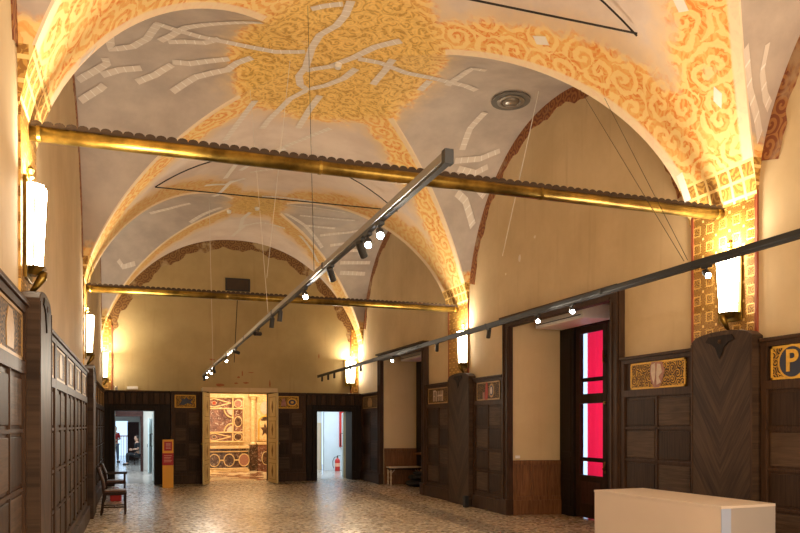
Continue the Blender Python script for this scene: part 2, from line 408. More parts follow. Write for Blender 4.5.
# recess cheeks: lined in lighter plaster, with a panelled dado
def recess(R, tagname):
    y0, y1 = R
    b = MB(); b.prism([(XR+.02, y1-.006), (XO, y1-.246), (XO, y1-.256), (XR+.02, y1-.016)], 1.12, 4.09)
    b.prism([(XR+.02, y0+.006), (XO, y0+.226), (XO, y0+.236), (XR+.02, y0+.016)], 1.12, 4.09)
    S(b.build('wall_recess', 'plaster_reveal'), 'cream plastered cheeks of the '+tagname+' window recess')
    for s, yy, a in ((1, y1-.008, math.atan2(-.24, XO-XR)), (-1, y0+.008, math.atan2(.22, XO-XR))):
        t = thing('recess_dado', ('far' if s > 0 else 'near')+' cheek dado of brown panelled oak in the '+tagname+' window recess', 'wall panelling', (XR+.02, yy, 0), a)
        w = 1.12; f = MB(); fy = -s*.05
        f.box(0, w, 0, -s*.028, .0, 1.1)
        for x in (0, .37, .74, 1.05): f.box(x, x+.07, -s*.02, fy, .38, 1.04)
        f.box(0, w, -s*.02, fy-s*.004, 1.03, 1.12); f.box(0, w, -s*.02, fy, .30, .38); f.build('frame', 'wood_brown', t)
        for x in (.07, .44, .81): MB().box(x+.01, x+(.29 if x < .8 else .23), -s*.02, -s*.036, .39, 1.02).build('field_board', 'wood_brown', t)
        MB().box(0, w, -s*.02, fy-s*.02, 0, .30).build('baseboard', 'wood_brown', t)
recess(R1, 'nearer'); recess(R2, 'farther')
# vault
def vault_mesh():
    vs, fs, dg, uv = [], [], [], []
    def arcl(u):           # arc length table helper
        return u
    NX, NJ = 64, 30
    ts = [1-math.cos(PI/2*i/NX) for i in range(NX+1)]
    ts = [.5*t+.5*i/NX for i, t in enumerate(ts)]
    for k in range(3):
        yc = YN+L*(k+.5)
        for sx in (1, -1):
            for sy in (1, -1):
                g = []
                for t in ts:
                    ax = HA*t; zA = VS+RA*(1-t**nA)**(1/mA); q = min(max((zA-VS)/RB, 0), 1)
                    g.append((ax, HB*(1-q**mB)**(1/nB), zA))
                g[-1] = (HA, HB, VS)
                # cell A : crossways barrel seen along the hall
                o = len(vs); al = 0
                for i, (ax, gy, z) in enumerate(g):
                    if i: al += math.hypot(ax-g[i-1][0], z-g[i-1][2])
                    for j in range(NJ+1):
                        y = gy+(L/2-gy)*j/NJ
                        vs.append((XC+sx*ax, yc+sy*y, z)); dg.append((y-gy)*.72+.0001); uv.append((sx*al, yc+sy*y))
                for i in range(NX):
                    for j in range(NJ):
                        a = o+i*(NJ+1)+j; fs.append((a, a+1, a+NJ+2, a+NJ+1))
                o = len(vs); al = 0
                for i, (ax, gy, z) in enumerate(g):
                    zz = VS+RB*(1-min(gy/HB, 1)**nB)**(1/mB)
                    if i: al += math.hypot(gy-g[i-1][1], z-g[i-1][2])
                    for j in range(NJ+1):
                        x = ax+(HA-ax)*j/NJ
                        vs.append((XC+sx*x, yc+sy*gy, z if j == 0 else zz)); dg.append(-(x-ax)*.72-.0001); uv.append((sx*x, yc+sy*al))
                for i in range(NX):
                    if g[i+1][1] < 1e-6: continue
                    for j in range(NJ):
                        a = o+i*(NJ+1)+j; fs.append((a, a+1, a+NJ+2, a+NJ+1))
    me = bpy.data.meshes.new('ceiling'); me.from_pydata(vs, [], fs)
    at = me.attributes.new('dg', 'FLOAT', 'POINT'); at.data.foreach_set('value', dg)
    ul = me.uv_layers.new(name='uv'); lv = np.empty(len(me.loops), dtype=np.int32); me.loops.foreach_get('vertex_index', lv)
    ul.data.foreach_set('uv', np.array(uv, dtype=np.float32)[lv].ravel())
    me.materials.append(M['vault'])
    for p in me.polygons: p.use_smooth = True
    o = bpy.data.objects.new('ceiling', me); COL.objects.link(o)
    return S(o, 'groin vault with gold painted scrollwork on grey fields')
ceiling = vault_mesh()
S(MB().box(XL-.3, XR+1.4, YN-.3, YB+.3, 8.3, 8.5).build('trim_2', 'plaster'), 'floor slab over the vault')
# painted border that follows each wall arch
def arch_border(pts, nrm, w, mat, name, label, up=(0, 0, 1)):
    vs = []; fs = []; n = len(pts)
    for i, p in enumerate(pts):
        p = Vector(p); t = (Vector(pts[min(i+1, n-1)])-Vector(pts[max(i-1, 0)])).normalized()
        inn = t.cross(Vector(nrm)); cen = Vector((XC if abs(nrm[1]) else p.x, p.y if abs(nrm[1]) else 0, 0))
        if inn.z > 0 and abs(inn.z) > .2: inn = -inn
        inn = inn_fix(inn, p, nrm)
        ww = w*(1+.18*math.sin(i*.9)+.10*math.sin(i*2.3+1))
        vs += [p+Vector(nrm)*.012, p+inn*ww+Vector(nrm)*.012, p+inn*ww+Vector(nrm)*-.004, p+Vector(nrm)*-.004]
        if i:
            a = (i-1)*4; fs += [(a, a+1, a+5, a+4), (a+1, a+2, a+6, a+5)]
    return S(MB().add(vs, fs).build(name, mat), label)
_c = [0]
def inn_fix(inn, p, nrm):
    c = Vector((XC if abs(nrm[1]) else p.x, p.y if abs(nrm[1]) else _c[0], 4.2))
    return -inn if inn.dot(c-p) < 0 else inn
for k in range(3):
    yc = YN+L*(k+.5); _c[0] = yc
    ang = [PI*i/70 for i in range(1, 70)]
    pr = []
    for a in ang:
        u = math.cos(a); pr.append((yc+u*HB, VS+RB*(1-abs(u)**nB)**(1/mB)))
    pr = [q for q in pr if q[1] > 5.0]
    arch_border([(XR, y, z) for y, z in pr], (-1, 0, 0), .24, 'border', 'trim_%d' % (3+k), 'red brown painted border under the vault on the right wall')
    arch_border([(XL, y, z) for y, z in pr], (1, 0, 0), .24, 'border', 'trim_%d' % (6+k), 'red brown painted border under the vault on the left wall')
pr = []
for i in range(1, 80):
    u = math.cos(PI*i/80); z = VS+RA*(1-abs(u)**nA)**(1/mA)
    if z > 4.75: pr.append((XC+u*HA, YB, z))
arch_border(pr, (0, -1, 0), .30, 'border_back', 'trim_9', 'brown painted arch border on the end wall')
# gilt painted pilaster strips above the panelling
for k, (y, z0, w) in enumerate([(YP, 2.95, 1.08), (YP+L, 2.95, 1.08)]):
    for s in (1, -1):
        X = XR if s > 0 else XL
        if s > 0:
            o = MB().box(-w/2, w/2, -.02, 0, 0, 5.3-z0).build('trim_%d' % (10+k), 'gilt'); o.location = (XR, y-.03, z0); o.rotation_euler = (0, 0, -PI/2)
            S(o, 'gilded coffered pilaster strip on the right wall')
            for e in (-1, 1):
                q = MB().box(-.022, .022, -.026, 0, 0, 5.0-z0).build('red_edge', 'red_line', o); q.location = (e*(w/2+.02), 0, 0)
        else:
            o = MB().box(-w/2, w/2, -.02, 0, 0, 5.3-z0).build('trim_%d' % (12+k), 'gilt'); o.location = (XL, y-.03, z0); o.rotation_euler = (0, 0, PI/2)
            S(o, 'gilded coffered pilaster strip on the left wall')
for s, X, k in ((1, XR, 14), (-1, XL, 15)):
    o = MB().box(-.16, .16, -.05, 0, 0, 2.2).build('trim_%d' % k, 'gilt'); o.location = (X-s*.10, YB, 2.95); S(o, 'painted corner pilaster on the end wall')
    MB().box(-.19, -.16, -.055, 0, 0, 2.0).build('red_edge', 'red_line', o); MB().box(.16, .19, -.055, 0, 0, 2.0).build('red_edge', 'red_line', o)
# tissue facing strips glued on the vault
STRIPS = [[(-0.58,8.59),(-0.45,8.71),(-0.37,12.71),(-0.04,12.54),(0.17,12.25),(0.32,11.72)],[(0.26,11.71),(0.57,11.82),(0.94,11.91),(1.33,11.94),(1.72,11.97),(2.12,11.99),(2.58,11.82)],[(0.36,12.25),(0.5,12.07),(0.71,11.69),(0.98,11.45),(1.38,11.13),(1.73,10.85)],[(0.48,12.24),(0.73,12.15),(1.03,12.08),(1.24,11.87)],[(0.02,13.38),(0.31,13.16),(0.57,12.85)],[(0.57,12.78),(0.85,12.75),(1.16,12.59),(1.45,12.45)],[(0.6,13.48),(0.97,13.06),(1.45,12.76)],[(1.44,12.79),(1.59,12.52),(1.8,12.3)],[(-0.53,13.34),(-0.24,13.16),(0.09,13.05)],[(-0.91,13.52),(-0.63,13.27),(-0.44,13.07),(-0.47,12.94)],[(-0.9,13.91),(-0.57,13.63),(-0.5,13.54)],[(2.9,10.23),(2.92,10.62),(2.87,10.94),(2.69,11.26),(2.66,11.68),(2.71,12.35),(2.66,12.69),(2.76,13.04),(2.92,13.21),(3.19,12.96),(3.42,12.58),(3.53,12.14)],[(2.74,12.48),(3.1,12.24),(3.38,11.81),(3.61,11.33),(3.91,10.94)],[(3.47,11.81),(3.83,11.75),(4.35,11.95),(4.82,11.98),(5.52,12.06),(5.79,12.16)],[(2.39,10.53),(2.57,10.43),(2.81,10.34)],[(3.95,12.52),(4.0,12.0),(3.98,11.53)],[(2.91,13.25),(2.7,13.65),(2.6,14.12),(2.47,14.7),(2.42,15.13)],[(3.2,13.38),(3.15,13.99),(3.13,15.02)],[(4.82,12.47),(4.86,12.09)],[(5.22,12.16),(5.28,11.75),(5.31,11.32),(5.56,11.29)],[(6.28,13.86),(6.21,13.33),(6.29,12.82)],[(6.23,14.11),(6.75,14.0),(7.09,13.76)],[(6.37,14.26),(6.78,14.3),(7.0,14.14)],[(6.53,14.69),(6.78,14.8),(6.99,15.01),(7.13,15.15)],[(6.89,14.53),(7.2,14.69)],[(5.96,7.09),(6.09,7.13)],[(5.34,9.3),(5.45,9.14)],[(6.73,7.35),(6.8,7.29)],[(7.08,8.38),(7.22,8.37)],[(6.61,6.71),(6.88,6.92),(7.08,7.02),(7.2,7.09)],[(6.89,6.67),(6.96,6.82),(7.12,6.93),(7.23,6.97)],[(1.58,18.44),(2.08,18.73),(2.52,18.37)],[(1.91,20.0),(2.22,18.47)],[(2.03,18.23),(2.15,17.33),(2.26,16.5)],[(2.32,17.74),(2.7,16.92),(3.09,16.2)],[(2.69,17.41),(2.66,16.41)],[(0.38,21.75),(0.89,21.39),(1.4,20.93)],[(4.44,21.04),(5.33,21.05),(6.08,21.02)],[(4.72,21.64),(5.64,21.65)],[(5.28,22.07),(6.14,21.79),(6.68,21.46)],[(5.69,22.45),(6.43,22.24)],[(6.16,23.01),(7.14,22.94)],[(6.23,23.29),(7.07,23.27)],[(3.99,20.18),(4.83,20.18),(5.6,20.37)],[(4.0,20.99),(4.72,21.64),(5.46,22.56)],[(2.92,24.3),(3.13,22.84),(3.56,22.29),(4.25,22.31)],[(3.16,19.8),(3.87,19.57),(4.54,19.21)],[(1.47,22.0),(1.84,21.49),(2.25,21.0)],[(2.58,17.92),(3.22,17.5),(3.91,17.37)],[(3.04,23.24),(2.97,22.08),(3.08,21.4)],[(-0.48,23.36),(-0.35,23.5),(-0.01,23.41)],[(4.73,22.37),(5.26,23.06),(5.6,23.68)],[(6.21,22.6),(6.84,22.53)],[(2.9,16.38),(3.3,15.64),(3.73,14.72)],[(2.06,13.69),(1.9,14.58),(1.73,15.54)]]
def ribbon(pl, w, idx):
    pts = []
    for (a, b_) in zip(pl[:-1], pl[1:]):
        n = max(1, int(math.dist(a, b_)/.12))
        for i in range(n): pts.append((a[0]+(b_[0]-a[0])*i/n, a[1]+(b_[1]-a[1])*i/n))
    pts.append(pl[-1]); vs = []; fs = []; us = []; d = 0
    for i, p in enumerate(pts):
        q0, q1 = pts[max(i-1, 0)], pts[min(i+1, len(pts)-1)]
        t = Vector((q1[0]-q0[0], q1[1]-q0[1])).normalized(); nn = Vector((-t.y, t.x))
        if i: d += math.dist(p, pts[i-1])
        for s in (-1, 0, 1):
            x = min(max(p[0]+nn.x*w/2*s, XL+.03), XR-.03); y = p[1]+nn.y*w/2*s
            # slope of the vault lowers the strip a little so that it lies on the surface
            vs.append((x, y, vault(x, y)-.010)); us.append((d, s))
        if i:
            a = (i-1)*3; fs += [(a, a+1, a+4, a+3), (a+1, a+2, a+5, a+4)]
    m = MB().add(vs, fs); o = m.build('tissue_strip', 'tissue_white' if idx in WHITE else 'tissue', ceiling)
    ul = o.data.uv_layers.new(name='uv')
    for lp in o.data.loops: ul.data[lp.index].uv = us[lp.vertex_index]
WHITE = {25, 26, 27, 28, 31, 32, 33, 34, 35}
for i, s in enumerate(STRIPS): ribbon(s, .055 if i in (29, 30) else .13 if max(q[1] for q in s) < 16.3 else .11, i)
# ------------------------------------------------------------------ panelling
def art(kind, t, x0, x1, z0, z1, y):
    """painted frieze panel at depth y (front), children of t"""
    w, h = x1-x0, z1-z0; cx, cz = (x0+x1)/2, (z0+z1)/2
    bm_ = {'P': 'frieze_gold', 'rose': 'frieze_gold', 'ring': 'frieze_gold', 'yellow': 'frieze_gold', 'dim': 'frieze_dim', 'figures': 'frieze_dim', 'letters': 'frieze_dim'}[kind]
    p = MB().box(x0, x1, y, y+.02, z0, z1).build('painted_frieze', bm_, t)
    gm = 'gold_paint' if bm_ == 'frieze_gold' else 'dim_gold'
    f = MB(); e = .028
    f.box(x0, x1, y-.006, y+.01, z0, z0+e); f.box(x0, x1, y-.006, y+.01, z1-e, z1); f.box(x0, x0+e, y-.006, y+.01, z0, z1); f.box(x1-e, x1, y-.006, y+.01, z0, z1)
    f.build('gold_border', gm, p)
    def ell(rx, rz, mat, nm, dy, dx=0, dz=0, n=28, par=p):
        return MB().prism([(cx+dx+rx*math.cos(2*PI*i/n), cz+dz+rz*math.sin(2*PI*i/n)) for i in range(n)], y-dy, y+.005, 'y').build(nm, mat, par)
    if kind == 'P':
        cx = x0+w*.235
        ell(.205, .205, 'gold_paint', 'medallion', .010); ell(.175, .178, 'navy', 'medallion_field', .014)
        cu = bpy.data.curves.new('monogram', 'FONT'); cu.body = 'P'; cu.size = .36; cu.extrude = .004; cu.offset = .006; cu.align_x = 'CENTER'; cu.align_y = 'CENTER'
        tmp = bpy.data.objects.new('monogram', cu); COL.objects.link(tmp); dg = bpy.context.evaluated_depsgraph_get()
        me = bpy.data.meshes.new_from_object(tmp.evaluated_get(dg)); bpy.data.objects.remove(tmp)
        me.materials.clear(); me.materials.append(M['gold_paint'])
        o = bpy.data.objects.new('monogram_letter', me); COL.objects.link(o); o.parent = p; o.rotation_euler = (PI/2, 0, 0); o.location = (cx, y-.018, cz-.0)
    elif kind == 'rose':
        b = MB().prism([(cx+dx, cz+dz) for dx, dz in ((-.15, .10), (-.11, .19), (.02, .19), (.12, .18), (.17, .06), (.13, -.08), (.06, -.19), (-.06, -.19), (-.13, -.08))], y-.008, y+.005, 'y').build('medallion', 'rose', p)
        MB().prism([(cx+dx, cz+dz) for dx, dz in ((-.11, .15), (-.03, .17), (-.02, .02), (-.05, -.14), (-.09, -.06), (-.12, .04))], y-.013, y, 'y').build('figure', 'pale_paint', p)
        MB().prism([(cx+dx, cz+dz) for dx, dz in ((.02, .16), (.09, .15), (.13, .03), (.05, -.03), (.10, -.12), (.01, -.15), (.0, 0))], y-.013, y, 'y').build('figure', 'pale_paint', p)
    elif kind == 'figures':
        MB().prism([(cx+dx, cz+dz) for dx, dz in ((-.14, -.19), (-.12, .05), (-.09, .19), (-.03, .18), (.0, -.02), (-.02, -.19))], y-.008, y, 'y').build('figure', 'red_paint', p)
        MB().prism([(cx+dx, cz+dz) for dx, dz in ((-.24, -.19), (-.25, -.03), (-.16, -.02), (-.14, -.19))], y-.008, y, 'y').build('figure', 'rose', p)
        ell(.12, .15, 'dim_gold', 'wreath', .006, .17); ell(.085, .11, 'navy', 'wreath_field', .009, .17); ell(.05, .08, 'pale_paint', 'flower', .012, .17)
    elif kind == 'letters':
        f = MB(); g = y-.008
        for dx in (-.30, -.20, -.08, .06, .20, .30): f.box(cx+dx, cx+dx+.035, g, y, cz-.14, cz+.12)
        f.box(cx-.30, cx-.13, g, y, cz+.10, cz+.14); f.box(cx+.0, cx+.33, g, y, cz-.02, cz+.02); f.box(cx-.30, cx-.17, g, y, cz-.03, cz)
        f.build('pilaster_motif', 'pale_paint', p)
    elif kind == 'ring':
        ell(.16, .13, 'gold_paint', 'ring', .008, .13); ell(.12, .09, 'navy', 'ring_field', .012, .13); ell(.05, .04, 'gold_paint', 'boss', .016, .13)
        MB().prism([(cx-.15+dx, cz+dz) for dx, dz in ((-.09, -.13), (-.07, 0), (-.03, .12), (.03, .12), (.07, 0), (.09, -.13))], y-.008, y, 'y').build('bell_motif', 'rose', p)
    elif kind == 'yellow':
        MB().prism([(cx+dx*w*.5, cz+dz*h*.5) for dx, dz in ((-.6, -.5), (-.3, .1), (-.5, .5), (-.1, .3), (.1, .6), (.3, .2), (.7, .4), (.5, -.1), (.7, -.5), (.2, -.3), (-.1, -.6))], y-.008, y, 'y').build('foliage_motif', 'navy', p)
    elif kind == 'dim':
        MB().prism([(cx+dx*w*.5, cz+dz*h*.5) for dx, dz in ((-.25, -.75), (-.3, .1), (-.15, .75), (.15, .75), (.3, .1), (.25, -.75))], y-.006, y, 'y').build('figure', 'dim_gold', p)
def wain_panel(label, loc, rz, w, kind, front=.10, cols=2, group=None, artx=None, base=True):
    t = thing('wall_panel', label, 'wall panelling', loc, rz, group)
    y = -front; st = .085
    f = MB(); f.box(-w/2, w/2, y+.035, -.004, .02, 2.86)
    f.box(-w/2, -w/2+st, y, y+.04, .28, 2.86); f.box(w/2-st, w/2, y, y+.04, .28, 2.86)
    f.box(-w/2+st, w/2-st, y, y+.04, 2.80, 2.86); f.box(-w/2+st, w/2-st, y, y+.04, 2.28, 2.385); f.box(-w/2+st, w/2-st, y, y+.04, .28, .37)
    zr = [.37, .84, 1.31, 1.80, 2.28]; cw = (w-2*st)/cols
    for z in zr[1:-1]: f.box(-w/2+st, w/2-st, y+.012, y+.04, z-.016, z+.016)
    for c in range(1, cols): f.box(-w/2+st+c*cw-.02, -w/2+st+c*cw+.02, y+.012, y+.04, .37, 2.28)
    f.build('frame', 'wood_frame', t)
    for r in range(4):
        for c in range(cols):
            x0, x1 = -w/2+st+c*cw+.045, -w/2+st+(c+1)*cw-.045
            q = MB().box(x0, x1, y+.020, y+.045, zr[r]+.045, zr[r+1]-.045).build('field_board', 'wood_v' if (r+c) % 2 else 'wood_h', t, .006)
    MB().box(-w/2-.0, w/2+.0, y-.028, -.004, 2.86, 2.905).build('cap', 'wood_frame', t, .008)
    if base: MB().box(-w/2, w/2, y-.05, -.004, 0, .28).build('baseboard', 'wood_frame', t, .008)
    ax = artx or (-w/2+st+.05, w/2-st-.05)
    art(kind, t, ax[0], ax[1], 2.39, 2.79, y+.018)
    return t
def pier_board(label, loc, rz, w, front=.2):
    t = thing('pilaster_board', label, 'wall panelling', loc, rz)
    n = 14; top = [(w/2, 2.93)]
    for i in range(n+1):
        x = w/2*(1-2*i/n); u = abs(x)/(w/2)
        top.append((x, 2.955+.105*(1-u**2)**.5 if u < 1 else 2.955))
    top.append((-w/2, 2.93))
    MB().prism([(-w/2, .0), (w/2, .0)]+top, -front, -.026, 'y').build('board', 'chevron', t, .008)
    k = .30
    MB().prism([(-.20, 3.0), (.20, 3.0), (.25, 2.93), (.15, 2.90), (.08, 2.85), (.04, 2.77), (0, 2.70), (-.04, 2.77), (-.08, 2.85), (-.15, 2.90), (-.25, 2.93)], -front-.012, -front+.002, 'y').build('emblem', 'wood_black', t, .003)
    MB().lathe([(.022, -front-.02), (.03, -front-.014), (.03, -front-.01)], (0, 0, 2.92), 10, 'y').build('boss', 'wood_frame', t)
    e = MB(); e.box(-w/2-.001, -w/2+.03, -front-.006, -front+.002, .0, 2.93); e.box(w/2-.03, w/2+.001, -front-.006, -front+.002, .0, 2.93); e.build('edge_bead', 'wood_frame', t)
    return t
RZ_R, RZ_L = -PI/2, PI/2
def rp(label, y0, y1, kind, **k): return wain_panel(label, (XR, (y0+y1)/2, 0), RZ_R, y1-y0, kind, **k)
def lp(label, y0, y1, kind, **k): return wain_panel(label, (XL, (y0+y1)/2, 0), RZ_L, y1-y0, kind, front=.085, **k)
rp('dark oak wall panel with a gold frieze and navy P medallion at the right picture edge', 5.47, 7.08, 'P', artx=(-.66, .66))
rp('plain dark oak wall panel, second before the near right sconce', 3.9, 5.45, 'dim')
rp('dark oak wall panel with rose coloured figures on gold frieze beside the red curtained window', 8.20, 9.86, 'rose', artx=(-.60, .62))
rp('dark oak wall panel with red figures and white flower frieze right of the farther chevron board', 13.85, 15.28, 'figures', artx=(-.56, .56))
rp('dark oak wall panel with pillar shaped motifs in its frieze between farther recess and chevron board', 16.52, 18.2, 'letters', artx=(-.70, .60))
rp('dark oak wall panel in the far right corner beyond the bench recess', 22.29, 24.12, 'dim')
pier_board('tall dark chevron veneered board under the near right sconce, behind the white plinth', (XR, 7.64, 0), RZ_R, 1.06)
pier_board('tall dark chevron veneered board under the middle right sconce', (XR, 15.90, 0), RZ_R, 1.2)
ys = [-.65, .88, 2.43, 3.98, 5.53, 7.10]
for i, nm in enumerate(['fifth before the big left sconce', 'fourth before the big left sconce', 'third before the big left sconce', 'second before the big left sconce', 'directly before the board of the big left sconce']):
    lp('dark oak left wall panel with dim painted frieze, '+nm, ys[i], ys[i+1]-.02, 'dim')
pier_board('dark oak board projecting under the big left sconce', (XL, 7.60, 0), RZ_L, .92, .185)
for i, nm in enumerate(['first', 'second', 'third', 'fourth', 'fifth']):
    lp('dark oak left wall panel with framed figure frieze, %s beyond the big left sconce' % nm, 8.10+i*1.515, 8.10+(i+1)*1.515-.015, 'dim')
pier_board('dark oak board projecting under the second left sconce', (XL, 16.30, 0), RZ_L, 1.1, .185)
for i, nm in enumerate(['nearest of the far bay beside the chairs', 'second of the far bay beside the chairs', 'third of the far bay', 'fourth of the far bay', 'last before the end wall']):
    lp('dark oak left wall panel, '+nm, 16.88+i*1.45, 16.88+(i+1)*1.45-.015, 'dim')
# window recess surrounds on the right wall
def surround(label, y0, y1, group=None):
    t = thing('recess_surround', label, 'window frame', (XR, (y0+y1)/2, 0), RZ_R); w = y1-y0; j = .25; h = 4.02
    for s in (-1, 1):
        a = MB(); x0 = s*w/2; a.box(x0, x0-s*j, -.11, -.003, .32, h); a.box(x0-s*.03, x0-s*.07, -.14, -.10, .32, h-.03); a.box(x0-s*(j-.07), x0-s*(j-.02), -.13, -.10, .32, h-.2); a.build('jamb', 'wood_frame', t, .006)
        MB().box(x0+s*.004, x0-s*(j+.01), -.17, -.003, 0, .32).build('plinth_block', 'wood_frame', t, .01)
    a = MB(); a.box(-w/2+j, w/2-j, -.11, -.003, h-.17, h); a.box(-w/2+j, w/2-j, -.14, -.10, h-.07, h-.03); a.box(-w/2+j, w/2-j, -.13, -.10, h-.16, h-.12); a.build('lintel', 'wood_frame', t, .006)
    MB().box(-w/2-.03, w/2+.03, -.19, -.003, h, h+.05).build('cornice', 'wood_frame', t, .008)
surround('tall dark moulded frame around the nearer recess with the red curtained window', 9.88, 13.83)
surround('tall dark moulded frame around the farther recess with the bench', 18.22, 22.27)
# french windows at the back of each recess
def french_window(idx, yc, label, open_light=True):
    t = thing('window_%d' % idx, label, None, (XO, yc, 0), RZ_R); t['kind'] = 'structure'
    w = 3.15; H = 4.08
    f = MB()
    f.box(-w/2, -1.06, -.14, .1, 0, H); f.box(1.06, w/2, -.14, .1, 0, H); f.box(-1.06, 1.06, -.1, .1, 3.80, H); f.build('window_frame', 'wood_black', t, .006)
    for s in (-1, 1):
        for z0, z1 in ((.2, .75), (.85, 1.2), (1.3, 3.6)):
            MB().box(s*1.14, s*1.48, -.155, -.139, z0, z1).build('jamb_panel', 'wood_black', t, .01)
        lf = MB(); a, b_ = (.005, 1.05) if s > 0 else (-1.05, -.005)
        lf.box(a, a+.13, -.09, -.03, .02, 3.79); lf.box(b_-.13, b_, -.09, -.03, .02, 3.79)
        for z0, z1 in ((.02, .86), (2.27, 2.46), (3.66, 3.79)): lf.box(a+.13, b_-.13, -.09, -.03, z0, z1)
        leaf = lf.build('leaf', 'wood_seat', t, .005)
        MB().box(a+.20, b_-.20, -.10, -.085, .30, .74).build('kick_panel', 'door_brown', leaf, .01)
        for z0, z1 in ((.86, 2.27), (2.46, 3.66)): MB().box(a+.12, b_-.12, -.065, -.058, z0-.01, z1+.01).build('glass', 'glass', leaf)
        bars = MB(); 
        for z in (1.17, 2.74): bars.box(a+.13, b_-.13, -.055, -.035, z-.04, z+.04)
        bars.build('glazing_bar', 'wood_seat', leaf)
        if s < 0:
            h = MB().tube([(-.065, -.10, 3.02), (-.065, -.13, 3.05), (-.065, -.13, 3.25), (-.065, -.10, 3.28)], .014).lathe([(.03, -.11), (.03, -.09)], (-.065, 0, 3.15), 12, 'y'); h.build('handle', 'brass', leaf)
            h = MB().lathe([(.03, -.11), (.03, -.09)], (-.065, 0, 2.27), 12, 'y'); h.build('knob', 'brass', leaf)
            h = MB().tube([(-.065, -.10, .98), (-.065, -.14, 1.02), (-.02, -.14, 1.04)], .014).lathe([(.035, -.11), (.035, -.09)], (-.065, 0, 1.03), 12, 'y').box(-.09, -.04, -.10, -.088, .93, 1.15); h.build('latch', 'brass', leaf)
    return t
french_window(1, 11.87, 'dark framed french window with red curtain behind the glass')
french_window(2, 20.27, 'dark framed french window of the farther recess')
for i, yy in enumerate((11.87, 20.27)):
    b = MB(); n = 60; x0, x1 = yy-1.0, yy+1.24; vs = []
    for k in range(n+1):
        y = x0+(x1-x0)*k/n; x = XO+.32+.06*math.sin(k*.85)+.025*math.sin(k*.37+1)
        vs += [(x, y, .003), (x, y, 3.78), (x+.006, y, .003), (x+.006, y, 3.78)]
    fs = []
    for k in range(n): a = 4*k; fs += [(a, a+4, a+5, a+1), (a+2, a+3, a+7, a+6)]
    o = b.add(vs, fs).build('curtain', 'curtain', smooth=True)
    tag(o, ['red curtain hanging behind the nearer french window glass', 'red curtain hanging behind the farther recess window'][i], 'curtain')
# back wall panelling
def bx(x): return (x, YB, 0)
def bp(label, x0, x1, kind, **k): return wain_panel(label, ((x0+x1)/2, YB-.05, 0), 0, x1-x0, kind, front=YB-.05-YW, **k)
bp('dark oak panel with yellow bordered frieze between the left doorway and the painted gate', 1.04, 2.02, 'yellow', artx=(-.38, .26))
bp('dark oak panel with bell and ring frieze between the painted gate and the right doorway', 4.28, 5.30, 'ring', artx=(-.42, .27))
def door_case(label, x0, x1, top, ox0, ox1, idx):
    t = thing('door_%d' % idx, label, None, ((x0+x1)/2, YB, 0), 0); t['kind'] = 'structure'
    c = (x0+x1)/2; a0, a1 = ox0-c, ox1-c; p0, p1 = x0-c, x1-c; y = YW-YB
    f = MB(); f.box(p0, a0, y, -.003, 0, 2.86); f.box(a1, p1, y, -.003, 0, 2.86); f.box(a0, a1, y, -.003, top, 2.86); f.build('door_case', 'wood_black', t)
    m = MB(); e = .15
    m.box(a0-e, a0, y-.07, y+.01, 0, top+e); m.box(a1, a1+e, y-.07, y+.01, 0, top+e); m.box(a0, a1, y-.07, y+.01, top, top+e)
    m.box(a0-.05, a0, y-.10, y-.06, 0, top+.05); m.box(a1, a1+.05, y-.10, y-.06, 0, top+.05); m.box(a0, a1, y-.10, y-.06, top, top+.05)
    m.build('architrave', 'wood_black', t, .01)
    n = max(3, int((p1-p0)/.16)); 
    for i in range(n):
        q0 = p0+(p1-p0)*i/n; MB().box(q0+.006, q0+(p1-p0)/n-.006, y-.03, y+.01, top+e+.06, 2.84).build('over_board', 'wood_frame' if i % 2 else 'wood_v', t, .015)
    MB().box(p0, p1, y-.05, -.003, 2.86, 2.905).build('cap', 'wood_frame', t, .008)
    MB().box(a0-e-.02, a0-.0, y-.11, y+.01, 0, .28).box(a1, a1+e+.02, y-.11, y+.01, 0, .28).build('plinth_block', 'wood_black', t, .01)
    return t
door_case('dark carved doorway surround at the left of the end wall', XL+.012, 1.02, 2.28, OP[0][0], OP[0][1], 1)
door_case('dark carved doorway surround at the right of the end wall', 5.32, XR-.012, 2.30, OP[2][0], OP[2][1], 3)
# chapel gate
b = MB(); b.box(2.04, 2.18, YW, YB, 0, 2.9); b.box(4.12, 4.26, YW, YB, 0, 2.9); S(b.build('trim_16', 'wood_black'), 'dark jambs of the chapel gate')
S(MB().box(2.0, 4.36, YW-.02, YB, 2.905, 3.04).build('trim_17', 'plaster'), 'pale lintel ledge over the painted gate')
def gate_leaf(label, hx, ang, w, side):
    t = thing('gate_leaf', label, 'gate', (hx, YW-.03, 0), ang)
    w_ = w*side
    MB().box(0, w_, -.025, .025, .02, 2.85).build('panel', 'gate', t, .006)
    for k, (z0, z1) in enumerate(((.12, .64), (.76, 1.30), (1.42, 1.98), (2.10, 2.74))):
        for y in (-.029, .029):
            m = MB(); x0, x1 = sorted((w_*.13, w_*.87)); e = .012
            for a in ((x0, x1, z0, z0+e), (x0, x1, z1-e, z1), (x0, x0+e, z0, z1), (x1-e, x1, z0, z1)): m.box(a[0], a[1], y-.002, y+.002, a[2], a[3])
            c, d = (x0+x1)/2, (z0+z1)/2; r = .10
            m.prism([(c-r, d), (c, d-2*r), (c+r, d), (c, d+2*r)], y-.0025, y+.0025, 'y'); m.build('painted_ornament', 'gate_line', t)
    MB().lathe([(.02, 0), (.03, .02), (.03, .04), (.0, .05)], (w_*.93, -.07, 1.25), 10, 'z').build('knob', 'brass', t)
gate_leaf('cream painted gate leaf swung open at the left of the chapel opening', 2.19, math.radians(-105), 1.0, 1)
gate_leaf('cream painted gate leaf swung open at the right of the chapel opening', 4.075, math.radians(96), 1.0, -1)
